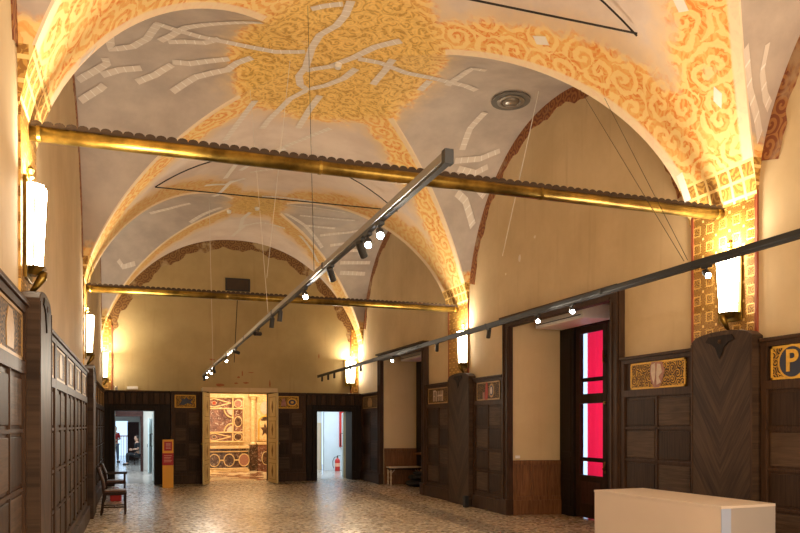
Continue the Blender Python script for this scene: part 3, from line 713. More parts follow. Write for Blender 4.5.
# ================================================================== BEAMS, RODS, LAMPS
def tie_beam(label, y):
    t = thing('tie_beam', label, 'beam', (0, y, 4.62), 0)
    MB().tube([(XL+.02, 0, 0), (XR-.02, 0, 0)], .072, 20).build('tube', 'brass', t, smooth=True)
    m = MB(); n = 80; p = (XR-XL-.06)/n
    prof = [(XL+.03, .045)]
    for i in range(n):
        for k in range(7):
            a = PI*(1-k/6); prof.append((XL+.03+p*(i+.5)+p*.5*math.cos(a), .075+.036*math.sin(a)))
    prof.append((XR-.03, .045))
    m.prism(prof, -.05, -.035, 'y').build('scalloped_crest', 'brass_dark', t)
    MB().prism(prof, .035, .05, 'y').build('scalloped_crest', 'brass_dark', t)
    MB().box(XL+.03, XR-.03, -.035, .035, .045, .075).build('channel', 'brass_dark', t)
    for x in (XL+.1, XC-1.3, XC+1.4, XR-.1):
        MB().lathe([(.074, x-.02), (.078, x-.015), (.078, x+.015), (.074, x+.02)], (0, 0, 0), 20, 'x').build('collar', 'brass', t, smooth=False)
    return t
tie_beam('nearer brass tie beam with scalloped crest spanning the hall', YP)
tie_beam('farther thin looking brass tie beam below the end arch', YP+L)
def bow_rod(label, y, x0, x1, z):
    t = thing('bow_rod', label, 'tie rod', (0, y, 0))
    MB().tube([(x0, 0, z), (x1, 0, z+.03)], .013, 8).build('chord', 'rod', t)
    pts = []
    for i in range(25):
        u = -1+2*i/24; x = (x0+x1)/2+u*(x1-x0)/2; pts.append((x, 0, z+.95*(1-abs(u)**2.2)))
    MB().tube(pts, .012, 8).build('arc', 'rod', t)
bow_rod('dark iron bow rod under the vault, cut by the top edge', YP, .36, 5.95, 6.75)
bow_rod('dark iron bow rod farther along the vault', YP+L, .384, 5.75, 6.815)
# suspended light tracks
def rot_to(o, d):
    o.rotation_euler = Vector(d).to_track_quat('-Z', 'Y').to_euler()
def track(label, A, B, slen, mat='track'):
    t = thing('light_track', label, 'light track', A)
    d = Vector(B)-Vector(A); ln = d.length; t.rotation_euler = (0, 0, math.atan2(d.y, d.x)-PI/2)
    MB().box(-.022, .022, 0, ln, 0, .052).build('profile', mat, t, .004)
    MB().box(-.018, .018, 0, ln, -.022, 0).build('channel', 'black', t)
    MB().box(-.026, .026, -.02, .03, -.024, .056).build('end_cap', 'black', t)
    MB().box(-.026, .026, ln-.03, ln+.01, -.024, .056).build('end_cap', 'black', t)
    for q in slen: MB().box(-.026, .026, q-.02, q+.02, -.005, .056).build('joint', 'black', t)
    return t
TA, TB = (1.611, 3.743, 3.3), (1.886, 22.7, 3.3)
UA, UB = (4.72, 1.0, 3.3), (5.205, 22.0, 3.3)
track('long grey light track hanging diagonally across the view', TA, TB, [3, 6, 9, 12, 15, 18])
track('long black light track hanging along the right wall', UA, UB, [3, 6, 9, 12, 15, 18], 'black')
def spotlight(A, B, y, aim, on, label, group, power=60):
    f = (y-A[1])/(B[1]-A[1]); x = A[0]+(B[0]-A[0])*f; z = A[2]
    t = thing('spotlight', label, 'spotlight', (x, y, z-.022), 0, group)
    MB().box(-.018, .018, -.05, .05, -.02, 0).tube([(0, 0, -.02), (0, 0, -.06)], .008).build('adapter', 'black', t)
    h = MB().lathe([(.030, .07), (.036, .06), (.036, -.085), (.030, -.085), (.030, -.078)], (0, 0, 0), 14).build('head', 'black', t)
    h.scale = (.85, .85, .85); h.location = (0, 0, -.072); d = Vector(aim)-Vector((x, y, z-.094)); rot_to(h, d)
    lens = MB().lathe([(.0285, -.083), (.0285, -.079)], (0, 0, 0), 14).build('lens', 'spot_on' if on else 'black', h)
    if on:
        l = bpy.data.lights.new('spot', 'SPOT'); l.energy = power*1.25; l.spot_size = math.radians(115); l.spot_blend = 1; l.color = (1, .88, .70); l.shadow_soft_size = .03
        o = bpy.data.objects.new('spot_lamp', l); COL.objects.link(o)
        p = Vector((x, y, z-.094))+d.normalized()*.12; o.location = p; rot_to(o, d)
G1, G2 = 'spotlights on the diagonal track', 'spotlights on the right hand track'
def toward(y, k): return (0+k, y-3.4, 1.6)
for y, lb, aim in ((5.0, 'bright lit spotlight nearest on the diagonal track', (.6, 1.2, 1.2)), (5.3, 'lit spotlight just behind the nearest one on the diagonal track', (.4, 1.0, 1.1)),
               (7.64, 'single lit spotlight in the middle of the diagonal track', (1.0, 2, .3)), (15.89, 'lit spotlight near the far third of the diagonal track', (2.0, 9, 0)),
               (19.77, 'lit spotlight, first of the pair near the far end of the diagonal track', (2.2, 13, 0)), (21.51, 'lit spotlight at the far tip of the diagonal track', (2.3, 15, 0))):
    spotlight(TA, TB, y, aim, True, lb, G1, 55 if y < 8 else 90)
for y, lb, aim in ((5.49, 'unlit black spotlight angled down just beyond the lit pair', (4, 8, 0)), (6.48, 'unlit black spotlight between lit pair and middle lit one', (3.5, 9, 0)),
               (9.19, 'unlit upright spotlight, first beyond the middle lit one', (1.5, 9.8, 0)), (9.82, 'unlit upright spotlight, second beyond the middle lit one', (1.5, 10.6, 0)),
               (11.12, 'unlit spotlight lying along the diagonal track', (-1, 9, 2.9)), (14.03, 'unlit spotlight with bent arm on the far half of the diagonal track', (5, 16, 2.4)),
               (18.85, 'small unlit spotlight near the far end of the diagonal track', (3, 20, 0)), (22.3, 'unlit spotlight hanging at the very far end of the diagonal track', (2, 21.5, 0))):
    spotlight(TA, TB, y, aim, False, lb, G1)
for y, lb, aim in ((5.35, 'lit spotlight beside the near right sconce', (3.0, 2, 1.4)), (7.61, 'lit spotlight, right one of the pair over the nearer recess', (2.6, 3, 1.2)),
               (8.45, 'lit spotlight, left one of the pair over the nearer recess', (2.6, 3, 1.0)), (14.62, 'lit spotlight in front of the farther recess', (3, 9, .5)), (18.08, 'lit spotlight by the far right sconce', (3.5, 12, 0))):
    spotlight(UA, UB, y, aim, True, lb, G2, 60)
for y, lb, aim in ((9.92, 'unlit small spotlight left of the nearer recess frame', (4, 9, 0)), (12.04, 'unlit small spotlight left of the middle right sconce', (5.5, 13.5, 1)),
               (17.11, 'unlit spotlight left of the far right sconce', (5.5, 18, 0)), (19.87, 'unlit spotlight, third from the far tip of the right track', (5.3, 20.3, 0)),
               (20.63, 'unlit spotlight, second from the far tip of the right track', (5.3, 21, 0)), (21.44, 'unlit spotlight at the far tip of the right track', (5.2, 21.8, 0))):
    spotlight(UA, UB, y, aim, False, lb, G2)
def cable(label, a, b, mat, r=.004):
    m = MB().tube([a, b], r, 6); o = m.build('suspension_cable', mat); tag(o, label, 'cable')
def onA(A, B, y, dz=.08):
    f = (y-A[1])/(B[1]-A[1]); return (A[0]+(B[0]-A[0])*f, y, A[2]+dz)
def top(x, y): return (x, y, vault(x, y)-.004)
cable('thin white cable rising from the far end of the diagonal track', onA(TA, TB, 19.15), top(1.85, 20.4), 'wire_w')
cable('thin white cable dropping from the vault crown behind the scalloped beam', (2.06, 12.4, 4.3), top(2.41, 12.2), 'wire_w')
cable('thin dark cable slanting from the vault to the diagonal track', onA(TA, TB, 7.2), top(2.32, 10.45), 'rod', .003)
cable('thin pale cable from the farther vault to the middle of the diagonal track', onA(TA, TB, 10.16), top(1.9, 13.2), 'wire_w', .003)
cable('white cable slanting down the right hand lunette wall', (6.75, 13.0, 5.15), top(6.86, 11.8), 'wire_w', .007)
cable('dark thin cable of a pair above the right track, left one', onA(UA, UB, 5.65), top(6.2, 9.6), 'rod', .003)
cable('dark thin cable of a pair above the right track, right one', onA(UA, UB, 5.60), top(6.3, 9.0), 'rod', .003)
cable('dark cord hanging from the black vent down to the diagonal track', (3.17, YB-.03, 6.24), (3.05, YB-.05, 3.9), 'rod', .012)
# wall sconces
def sconce(label, x, y, rz, k=1):
    t = thing('wall_sconce', label, 'wall lamp', (x, y, 3.30), rz)
    def ring(w, d, z): return [(-w/2, -.03, z), (-w/2*.98, -d*.55, z), (-w*.27, -d, z), (w*.27, -d, z), (w/2*.98, -d*.55, z), (w/2, -.03, z)]
    a, b_ = ring(.27, .13, 0), ring(.36, .165, .74)
    MB().add(a+b_, [(0, 1, 2, 3, 4, 5), (11, 10, 9, 8, 7, 6)]+[(i, (i+1) % 6, 6+(i+1) % 6, 6+i) for i in range(6)]).build('glass_shade', 'glow', t)
    f = MB()
    for i in (1, 2, 3, 4):
        f.tube([a[i], b_[i]], .0075, 6)
    f.build('glazing_bar', 'brass', t)
    MB().box(-.20, .20, -.028, -.002, -.12, .80).build('back_plate', 'brass', t, .004)
    # the bracket: a cup under the glass that curls up into the plate
    MB().tube([(0, -.03, -.24), (0, -.08, -.17), (0, -.13, -.09), (0, -.15, -.03)], [.018, .03, .045, .03], 10).build('bracket', 'brass', t, smooth=True)
    c = MB(); lo = ring(.16, .09, -.07); hi = ring(.29, .165, 0.0)
    c.add(lo+hi, [(0, 1, 2, 3, 4, 5), (11, 10, 9, 8, 7, 6)]+[(i, (i+1) % 6, 6+(i+1) % 6, 6+i) for i in range(6)]).build('cup', 'brass', t)
    MB().lathe([(.0, .80), (.035, .83), (.02, .86), (.04, .90), (.0, .95)], (0, -.03, 0), 10).build('finial', 'brass', t)
    l = bpy.data.lights.new('sconce_uplight', 'AREA'); l.shape = 'RECTANGLE'; l.size = .3; l.size_y = .14; l.energy = UP*k; l.color = (1, .86, .64)
    o = bpy.data.objects.new('sconce_uplight', l); COL.objects.link(o)
    R = Matrix.Rotation(rz, 4, 'Z'); p = Vector((x, y, 3.30+.77))+R @ Vector((0, -.13, 0)); o.location = p; o.rotation_euler = (PI+.12*0, 0, rz)
UP = 34
sconce('big lit sconce with tapered glass on the gilded pilaster at the right', XR-.02, 7.64, RZ_R)
sconce('lit sconce on the middle right pilaster above the chevron board', XR-.02, 15.90, RZ_R)
sconce('lit sconce in the far right corner of the hall', XR-.30, YB-.05, 0)
sconce('big lit sconce on the left wall near the left picture edge', XL+.02, 7.60, RZ_L)
sconce('second lit sconce along the left wall', XL+.02, 16.15, RZ_L)
sconce('third lit sconce, in the far left corner', XL+.02, 24.35, RZ_L)
# small things on the walls and the vault
t = thing('black_vent', 'black rectangular box high on the ochre end wall', 'vent', (3.17, YB, 6.46))
MB().box(-.40, .40, -.05, -.003, -.21, .21).build('frame', 'black', t, .006)
MB().box(-.35, .35, -.055, -.049, -.165, .165).build('grille', 'brass_dark', t)
o = MB().box(-.25, .075, -.05, -.003, 2.97, 3.06); o = o.build('wall_sign', 'white', bevel=.004); o.location = (0, YB, 0); tag(o, 'small white sign above the left doorway', 'sign')
t = thing('sensor', 'round white sensor above the left doorway', 'sensor', (-.56, 24.35, 2.906)); MB().lathe([(.055, 0), (.055, .03), (.03, .035)], n=14).build('foot', 'white', t); MB().lathe([(.03, .035), (.055, .07), (.05, .11), (.02, .13)], n=14).build('dome', 'white', t)
def detector(label, x, y):
    t = thing('smoke_detector', label, 'smoke detector', (x, y, vault(x, y)-.01)); MB().lathe([(.0, -.085), (.05, -.08), (.06, -.05), (.05, -.035)], n=16).build('dome', 'white', t); MB().lathe([(.065, -.035), (.065, 0.0)], n=16).build('base', 'white', t)
detector('white smoke detector at the gold painted crown of the nearer vault', 3.2, 12.1)
detector('white smoke detector at the crown of the farther vault', 3.19, 20.85)
detector('small white detector left of the farther crown', 2.47, 21.23)
# round metal ceiling roundel in the right side cell
x, y = 6.55, 12.28; e = .08
nx = (vault(x+e, y)-vault(x-e, y))/(2*e); ny = (vault(x, y+e)-vault(x, y-e))/(2*e)
t = thing('ceiling_roundel', 'round metal roundel with rings in the grey right side cell of the vault', 'vent', (x, y, vault(x, y)-.01))
t.rotation_euler = Vector((-nx, -ny, 1)).to_track_quat('Z', 'Y').to_euler()
M['steel'] = flat('dull_steel', (.30, .27, .24), .3, .7); M['grey_ring'] = flat('grey_ring_paint', (.13, .115, .10), .6)
MB().lathe([(.36, -.02), (.36, -.035), (.25, -.035), (.25, -.02)], n=32).build('outer_ring', 'grey_ring', t)
MB().lathe([(.25, -.02), (.25, -.05), (.19, -.055), (.17, -.03)], n=32).build('collar', 'steel', t)
MB().lathe([(.16, -.03), (.15, -.06), (.09, -.085), (.03, -.09)], n=24).build('boss', 'steel', t, smooth=True)
# exposed patches on the end wall
for i, (x, z, w, h) in enumerate([(2.60, 3.16, .30, .10), (3.20, 3.42, .10, .07), (3.12, 3.22, .14, .06), (3.45, 3.24, .22, .06), (3.32, 3.55, .05, .20), (3.6, 3.58, .2, .03), (4.23, 3.22, .05, .28), (5.9, 4.2, .05, .18), (2.35, 3.98, .24, .06)]):
    n = 12; rr = random.Random(i)
    MB().prism([(x+w/2*math.cos(2*PI*k/n)*rr.uniform(.6, 1.1), z+h/2*math.sin(2*PI*k/n)*rr.uniform(.6, 1.2)) for k in range(n)], YB-.006, YB-.001, 'y').build('bare_patch', 'stain', wb)
for i, (y, z, w, h) in enumerate([(13.3, 5.2, .10, .16), (13.9, 5.0, .06, .05), (12.7, 5.5, .06, .07)]):
    n = 10; rr = random.Random(i+20)
    MB().prism([(y+w/2*math.cos(2*PI*k/n)*rr.uniform(.6, 1.1), z+h/2*math.sin(2*PI*k/n)*rr.uniform(.6, 1.2)) for k in range(n)], XR-.006, XR-.001, 'x').build('tissue_patch', 'tissue', wr)
# air conditioners hung inside the recesses
for lb, yc, X in (('white air conditioning unit under the nearer recess ceiling', 12.4, 7.62), ('white air conditioning unit under the farther recess ceiling', 20.5, 7.62)):
    t = thing('air_conditioner', lb, 'air conditioner', (X, yc, 3.79), RZ_R)
    MB().box(-.85, .85, 0, .62, 0, .27).build('housing', 'white', t, .02)
    m = MB().box(-.78, .78, -.006, .002, .06, .075).box(-.78, .78, -.006, .002, .20, .206); m.build('air_slot', 'black', t)
# sockets
for lb, yy, hx in (('small white wall socket low in the nearer recess', 13.60, 7.42),):
    o = MB().box(-.05, .05, -.012, 0, -.03, .03).build('wall_socket', 'white', bevel=.004); o.location = (hx, 13.66-.24*(hx-XR)/(XO-XR)-.018, 1.19); o.rotation_euler = (0, 0, math.atan2(-.24, XO-XR)); tag(o, lb, 'socket')
o = MB().box(-.24, .24, -.006, 0, -.14, .14).build('access_cover', 'plaster_reveal', bevel=.002); hx = 7.5; o.location = (hx, 13.66-.24*(hx-XR)/(XO-XR)-.017, 2.0); o.rotation_euler = (0, 0, math.atan2(-.24, XO-XR)); tag(o, 'cream square cover plate on the nearer recess cheek', 'cover')
# ================================================================== FURNITURE
t = thing('display_plinth', 'long white plinth box standing in the right foreground', 'plinth', (5.75, 7.32, 0), math.radians(0))
Z = .98; P4 = [(5.79, 8.50), (5.90, 6.33), (6.68, 6.37), (6.60, 8.54)]
P4 = [(a-5.75, b_-7.32) for a, b_ in P4]
MB().prism(P4, 0, Z-.03).build('body', 'block', t, .004)
def lerp(a, b_, f): return (a[0]+(b_[0]-a[0])*f, a[1]+(b_[1]-a[1])*f)
A_, B_ = P4[1], P4[2]
MB().prism([(A_[0]-.004, A_[1]-.006), (lerp(A_, B_, .17)[0], lerp(A_, B_, .17)[1]-.006), lerp(A_, B_, .17), (A_[0]-.004, A_[1])], 0, Z-.03).build('blue_light_strip', 'block_blue_light', t)  # thin strip that carries the bluish light as colour
MB().prism([(lerp(A_, B_, .17)[0], lerp(A_, B_, .17)[1]-.006), (B_[0]+.002, B_[1]-.006), (B_[0]+.002, B_[1]), lerp(A_, B_, .17)], 0, Z-.03).build('end_shade_sheet', 'block_shade', t)  # thin sheet that carries the shade of the end face as colour
MB().prism([(P4[0][0]-.006, P4[0][1]+.004), (P4[1][0]-.006, P4[1][1]-.008), (P4[2][0]+.004, P4[2][1]-.008), (P4[3][0]+.004, P4[3][1]+.004)], Z-.03, Z).build('top', 'block', t, .003)
# bench of the farther recess with cushions below
t = thing('bench', 'beige topped bench with turned legs along the cream cheek of the farther recess', 'bench', (7.45, 21.1, 0))
MB().prism([(-.24, 1.02), (.62, .90), (.62, -2.0), (-.02, -2.0)][::1], .52, .56).build('seat', 'bench_top', t, .01) if False else None
MB().box(-.17, .92, .26, .64, .53, .57).build('seat', 'bench_top', t, .01)
MB().box(-.13, .88, .30, .60, .47, .53).build('apron', 'wood_seat', t)
for x in (-.12, .86):
    for y in (.31, .58):
        MB().lathe([(.028, 0), (.034, .03), (.02, .06), (.03, .12), (.018, .16), (.032, .24), (.018, .30), (.030, .38), (.024, .42), (.034, .48)], (x, y, 0), 12).build('leg', 'bench_top', t)
        MB().tube([(x, y, .36), (x+(.12 if x < 0 else -.12), y, .48)], .012).build('brace', 'bench_top', t)
def cushion(lb, x, y, z, sx, sy, h, rz):
    m = MB(); n = 14; vs = []; fs = []
    for i in range(n+1):
        for j in range(n+1):
            u, v = -1+2*i/n, -1+2*j/n; k = ((1-u**4)*(1-v**4))**.45
            vs.append((u*sx/2*(1-.04*v*v), v*sy/2*(1-.04*u*u), h/2*k))
    for i in range(n+1):
        for j in range(n+1):
            u, v = -1+2*i/n, -1+2*j/n; k = ((1-u**4)*(1-v**4))**.45
            vs.append((u*sx/2*(1-.04*v*v), v*sy/2*(1-.04*u*u), -h/2*k))
    N1 = (n+1)**2
    for i in range(n):
        for j in range(n):
            a = i*(n+1)+j; fs += [(a, a+1, a+n+2, a+n+1), (N1+a, N1+a+n+1, N1+a+n+2, N1+a+1)]
    o = m.add(vs, fs).build('floor_cushion', 'cushion', smooth=True); o.location = (x, y, z+h/2); o.rotation_euler = (0, 0, rz); tag(o, lb, 'cushion', 'black cushions by the bench')
cushion('black cushion at the bottom of the pile in front of the recess bench', 8.02, 20.85, 0, .70, .62, .20, .1)
cushion('black cushion in the middle of the pile in front of the recess bench', 8.05, 20.87, .185, .62, .58, .17, -.1)
cushion('smaller black cushion on top of the pile in front of the recess bench', 8.12, 20.85, .34, .44, .42, .12, .3)
MB().box(8.05, 8.30, 18.75, 21.3, .95, 1.0).build('window_sill', 'wood_brown')
tag(bpy.data.objects['window_sill'], 'brown wooden sill behind the bench in the farther recess', 'sill', None, 'structure')
# chairs by the left wall
def chair(lb, x, y, rz, arms):
    t = thing('armchair' if arms else 'side_chair', lb, 'chair', (x, y, 0), rz)      # faces local -y
    w = .25
    MB().box(-w, w, -.24, .22, .42, .465).build('seat', 'wood_seat', t, .01)
    MB().box(-w+.02, w-.02, -.23, .20, .465, .505).build('seat_pad', 'leather', t, .018)
    for s in (-1, 1):
        MB().tube([(s*(w-.03), -.21, 0), (s*(w-.03), -.21, .43)] if not arms else [(s*(w-.01), -.21, 0), (s*(w-.01), -.21, .66)], .022, 8).build('leg', 'wood_seat', t)
        MB().tube([(s*(w-.03), .25, 0), (s*(w-.03), .20, .44), (s*(w-.03), .235, .7), (s*(w-.03), .33, .98 if not arms else .92)], .022, 8).build('leg', 'wood_seat', t)
        MB().tube([(s*(w-.03), -.21, .16), (s*(w-.03), .23, .16)], .014, 8).build('stretcher', 'wood_seat', t)
        if arms: MB().box(s*(w-.01)-.03, s*(w-.01)+.03, -.27, .24, .66, .69).build('arm', 'wood_seat', t, .01)
    MB().tube([(-w+.03, 0, .16), (w-.03, 0, .16)], .013, 8).build('stretcher', 'wood_seat', t)
    MB().tube([(-w+.03, -.21, .30), (w-.03, -.21, .30)], .013, 8).build('stretcher', 'wood_seat', t)
    MB().prism([(.205, .54), (.225, .70), (.315, .96 if not arms else .90), (.285, .97 if not arms else .91), (.20, .70), (.18, .54)], -w+.05, w-.05, 'x').build('backrest', 'leather', t, .008)
    return t
chair('dark leather chair without arms, nearer of the two by the left wall', -.41, 16.55, PI/2, False)
chair('dark armchair, farther of the two by the left wall', -.46, 19.45, PI/2, True)
t = thing('red_bag', 'small red bag on the floor under the armchair', 'bag', (-.45, 19.35, 0))
MB().box(-.13, .13, -.10, .10, 0, .24).build('body', 'red_cloth', t, .03); MB().tube([(-.07, 0, .23), (-.05, 0, .33), (.05, 0, .33), (.07, 0, .23)], .008).build('strap', 'red_cloth', t)
# information totem
t = thing('information_totem', 'yellow information stand with crimson panels beside the left doorway', 'sign', (.90, 22.9, 0), -.05)
MB().box(-.155, .155, -.03, .03, 0, 1.42).build('board', 'totem', t, .004)
MB().box(-.155, .155, -.034, -.029, .66, 1.02).build('lower_panel', 'totem_red', t)
MB().box(-.105, .115, -.034, -.029, 1.09, 1.36).build('upper_panel', 'totem_red', t)
m = MB()
for z in (1.30, 1.265, 1.23, 1.19, 1.15): m.box(-.06, .075, -.036, -.033, z, z+.012)
m.build('print', 'totem_text', t)
m = MB()
for i, z in enumerate((.94, .89, .845, .80, .76)): m.box(-.11, .11-.02*(i % 3), -.036, -.033, z, z+.012)
m.build('print', 'totem_text', t)
# small black device standing at the foot of the chevron board
o = MB().box(6.93, 7.03, 15.15, 15.27, 0, .26).build('black_speaker_box', 'black', bevel=.01); tag(o, 'small black box on the floor beside the farther chevron board', 'box')
# ================================================================== ROOMS BEYOND THE END WALL
def sbox(name, lb, mat, *boxes):
    m = MB()
    for b_ in boxes: m.box(*b_)
    return S(m.build(name, mat), lb)
Y0 = YB+.28
sbox('floor', 'polished corridor floor beyond the left doorway', 'corridor_floor', (-2.2, 1.4, YB+.12, 48, -.2, 0))
sbox('wall_corridor', 'pale corridor walls beyond the left doorway', 'plaster_white', (-1.5, -1.3, Y0, 41.6, 0, 3.6), (.66, .86, Y0, 31.5, 0, 3.6), (.45, .65, 31.7, 41.6, 0, 3.6))
sbox('ceiling', 'white corridor ceiling', 'plaster_white', (-2.2, 1.4, Y0, 42, 3.4, 3.6))
sbox('wall_corridor_cross', 'cross wall with a brown lintel in the corridor', 'plaster_white', (-1.3, -.95, 31.5, 31.7, 0, 3.4), (.28, .66, 31.5, 31.7, 0, 3.4), (-1.3, .66, 31.5, 31.7, 2.42, 3.4))
t = thing('door_4', 'brown wooden door frame in the corridor', None, (-.33, 31.45, 0)); t['kind'] = 'structure'
MB().box(-.62, .62, -.06, .05, 2.18, 2.42).box(-.62, -.52, -.06, .05, 0, 2.18).box(.52, .62, -.06, .05, 0, 2.18).build('frame', 'door_brown', t)
sbox('wall_corridor_end', 'end wall of the corridor with a bright opening', 'plaster_white', (-1.5, -.98, 41.5, 41.7, 0, 3.4), (.2, .66, 41.5, 41.7, 0, 3.4), (-1.5, .66, 41.5, 41.7, 2.05, 3.4), (-.38, .2, 41.5, 41.7, 0, 2.05))
o = MB().box(-.40, .17, 41.36, 41.42, .02, 2.0).build('brown_door', 'door_brown', bevel=.01); tag(o, 'dark brown door at the end of the corridor beside the bright opening', 'door')
# pale open door leaf and a railing outside
t = thing('open_door', 'pale blue door leaf standing open inside the left doorway', 'door', (.60, 30.9, 0), math.radians(-98))
MB().box(0, 1.0, -.02, .02, .01, 2.1).build('leaf', 'door_pale', t, .005)
MB().box(.86, .92, -.05, -.02, 1.0, 1.12).build('handle', 'black', t)
t = thing('open_door', 'dark door leaf edge with long pull handle, folded inside the left doorway', 'door', (.58, Y0+.02, 0), math.radians(92))
MB().box(0, 1.0, -.02, .02, .01, 2.26).build('leaf', 'door_pale', t, .005)
MB().tube([(.80, .02, 1.15), (.80, .09, 1.15), (.80, .09, 1.55), (.80, .02, 1.55)], .016).build('handle', 'black', t)
t = thing('door_grille', 'reddish railing visible outside through the bright opening', 'railing', (-.55, 44, 0))
for x in (-.22, -.08, .06, .20): MB().box(x, x+.035, -.02, .02, .0, 1.25).build('bar', 'rose', t)
MB().box(-.25, .26, -.03, .03, 1.2, 1.27).build('rail', 'rose', t)
# chapel
CY = 30.5
sbox('floor', 'inlaid marble chapel floor', 'chapel_floor', (1.3, 5.6, YB+.12, CY+1, -.2, 0.002))
sbox('wall_chapel', 'cream marble chapel walls', 'marble_cream', (1.3, 1.5, Y0, CY+.3, 0, 4.6), (5.42, 5.6, Y0, CY+.3, 0, 4.6), (1.5, 5.42, CY, CY+.2, 0, 4.6))
sbox('ceiling', 'cream chapel ceiling', 'marble_cream', (1.3, 5.6, Y0, CY+.3, 4.5, 4.7))
t = thing('altar_wall_inlay', 'brown marble panel with cream diamond and oval inlay inside the chapel', 'marble panel', (3.2, CY, 0))
MB().box(-1.0, .92, -.12, -.004, 1.16, 2.98).build('panel', 'marble_red', t)
def oval(par, cx, cz, rx, rz, y, thick=.035, fill=None, n=24):
    m = MB(); m.tube([(cx+rx*math.cos(2*PI*i/n), y, cz+rz*math.sin(2*PI*i/n)) for i in range(n+1)], thick/2, 6); m.build('oval_frame', 'marble_cream', par)
    if fill: MB().prism([(cx+rx*math.cos(2*PI*i/n), cz+rz*math.sin(2*PI*i/n)) for i in range(n)], y-.008, y+.01, 'y').build('oval_field', fill, par)
def bars(par, y, *segs, r=.03):
    m = MB()
    for a, b_, c, d in segs: m.tube([(a, y, b_), (c, y, d)], r, 6)
    m.build('inlay_band', 'marble_cream', par)
yF = -.13
bars(t, yF, (-1, 2.95, .92, 2.95), (-1, 2.50, .92, 2.50), (-1, 1.55, .45, 1.55), (-1, 1.18, .92, 1.18), (.48, 1.18, .48, 2.95), (.90, 1.18, .90, 2.95), (.48, 1.55, .92, 1.55))
bars(t, yF, (-.9, 2.72, -.25, 2.90), (-.25, 2.90, .4, 2.72), (.4, 2.72, -.25, 2.55), (-.25, 2.55, -.9, 2.72), (-.9, 1.37, -.25, 1.52), (-.25, 1.52, .4, 1.37), (.4, 1.37, -.25, 1.21), (-.25, 1.21, -.9, 1.37), r=.025)
for c in ((-1, 2.5), (.48, 2.5), (-1, 1.55), (.48, 1.55)):
    s1 = 1 if c[0] < 0 else -1; s2 = -1 if c[1] > 2 else 1
    m = MB(); m.tube([(c[0]+s1*.34*math.cos(a*PI/20), yF, c[1]+s2*.36*math.sin(a*PI/20)) for a in range(11)], .03, 6); m.build('corner_arc', 'marble_cream', t)
    MB().prism([(c[0], c[1])]+[(c[0]+s1*.24*math.cos(a*PI/20), c[1]+s2*.26*math.sin(a*PI/20)) for a in range(11)], yF-.006, yF+.02, 'y').build('corner_field', 'pale_paint', t)
oval(t, .69, 2.70, .15, .15, yF, fill='rose'); oval(t, .69, 1.98, .15, .20, yF, fill='marble_dark'); oval(t, .69, 1.37, .15, .14, yF, fill='marble_dark'); oval(t, -.25, 2.72, .08, .07, yF, .02, 'red_paint'); oval(t, -.25, 1.37, .08, .07, yF, .02, 'marble_dark')
t = thing('altar', 'altar with row of ovals under the chapel inlay', 'altar', (3.25, CY-.5, 0))
MB().box(-1.3, .95, -.2, .48, .10, .85).build('body', 'marble_dark', t); MB().box(-1.35, 1.0, -.30, .48, .92, 1.02).build('ledge', 'marble_cream', t, .01); MB().box(-1.3, .97, -.22, .48, .86, .92).build('moulding', 'marble_dark', t)
MB().box(-1.35, 1.0, -.28, .48, 0, .10).build('foot', 'marble_cream', t, .01)
for x in (-1.0, -.35, .22, .80): oval(t, x, .46, .20, .24, -.215, .045, 'marble_dark' if x != .8 else 'rose')
bars(t, -.215, (-1.3, .80, .95, .80), (-1.3, .13, .95, .13), (-.80, .46, -.55, .46), (-.15, .46, .02, .46), (.42, .46, .6, .46), (-1.3, .46, -1.2, .46))
t = thing('chapel_column', 'slim cream marble column beside the chapel inlay', 'column', (4.48, CY-.14, 0))
MB().lathe([(.13, 1.05), (.13, 1.1), (.09, 1.16), (.085, 2.85), (.12, 2.9), (.14, 3.0)], n=18).build('shaft', 'marble_cream', t); MB().box(-.16, .16, -.16, .12, 0, 1.05).build('pedestal', 'marble_dark', t); MB().box(-.16, .16, -.16, .12, 3.0, 3.2).build('capital', 'marble_cream', t)
t = thing('chapel_niche', 'arched marble niche with dark star inlay right of the chapel column', 'marble panel', (4.98, CY, 0))
MB().box(-.32, .34, -.06, -.004, 1.2, 2.98).build('panel', 'marble_cream', t)
oval(t, 0, 2.55, .20, .27, -.07, .03, 'pale_paint')
MB().prism([(-.25, 1.25), (.25, 1.25), (.25, 1.95)]+[(.25*math.cos(a*PI/12), 1.95+.25*math.sin(a*PI/12)) for a in range(1, 12)]+[(-.25, 1.95)], -.075, -.055, 'y').build('arch_field', 'marble_cream', t)
MB().tube([(-.25, -.075, 1.25), (-.25, -.075, 1.95)]+[(-.25*math.cos(a*PI/12), -.075, 1.95+.25*math.sin(a*PI/12)) for a in range(1, 12)]+[(.25, -.075, 1.95), (.25, -.075, 1.25)], .03, 6).build('arch_band', 'gold_paint', t)
MB().prism([(math.cos(PI/2+i*PI/5)*(.19 if i % 2 == 0 else .09), 1.65+math.sin(PI/2+i*PI/5)*(.30 if i % 2 == 0 else .13)) for i in range(10)], -.085, -.07, 'y').build('star_field', 'marble_dark', t)
MB().prism([(.16*math.cos(a*PI/12), 2.02+.16*math.sin(a*PI/12)) for a in range(13)], -.085, -.07, 'y').build('shell_field', 'marble_dark', t)
MB().box(-.33, .35, -.30, -.004, 0, 1.05).build('pedestal', 'marble_red', t, .01); MB().box(-.36, .38, -.34, -.004, 1.05, 1.15).build('ledge', 'marble_cream', t, .01); oval(t, 0, .50, .16, .26, -.315, .035, 'marble_dark')
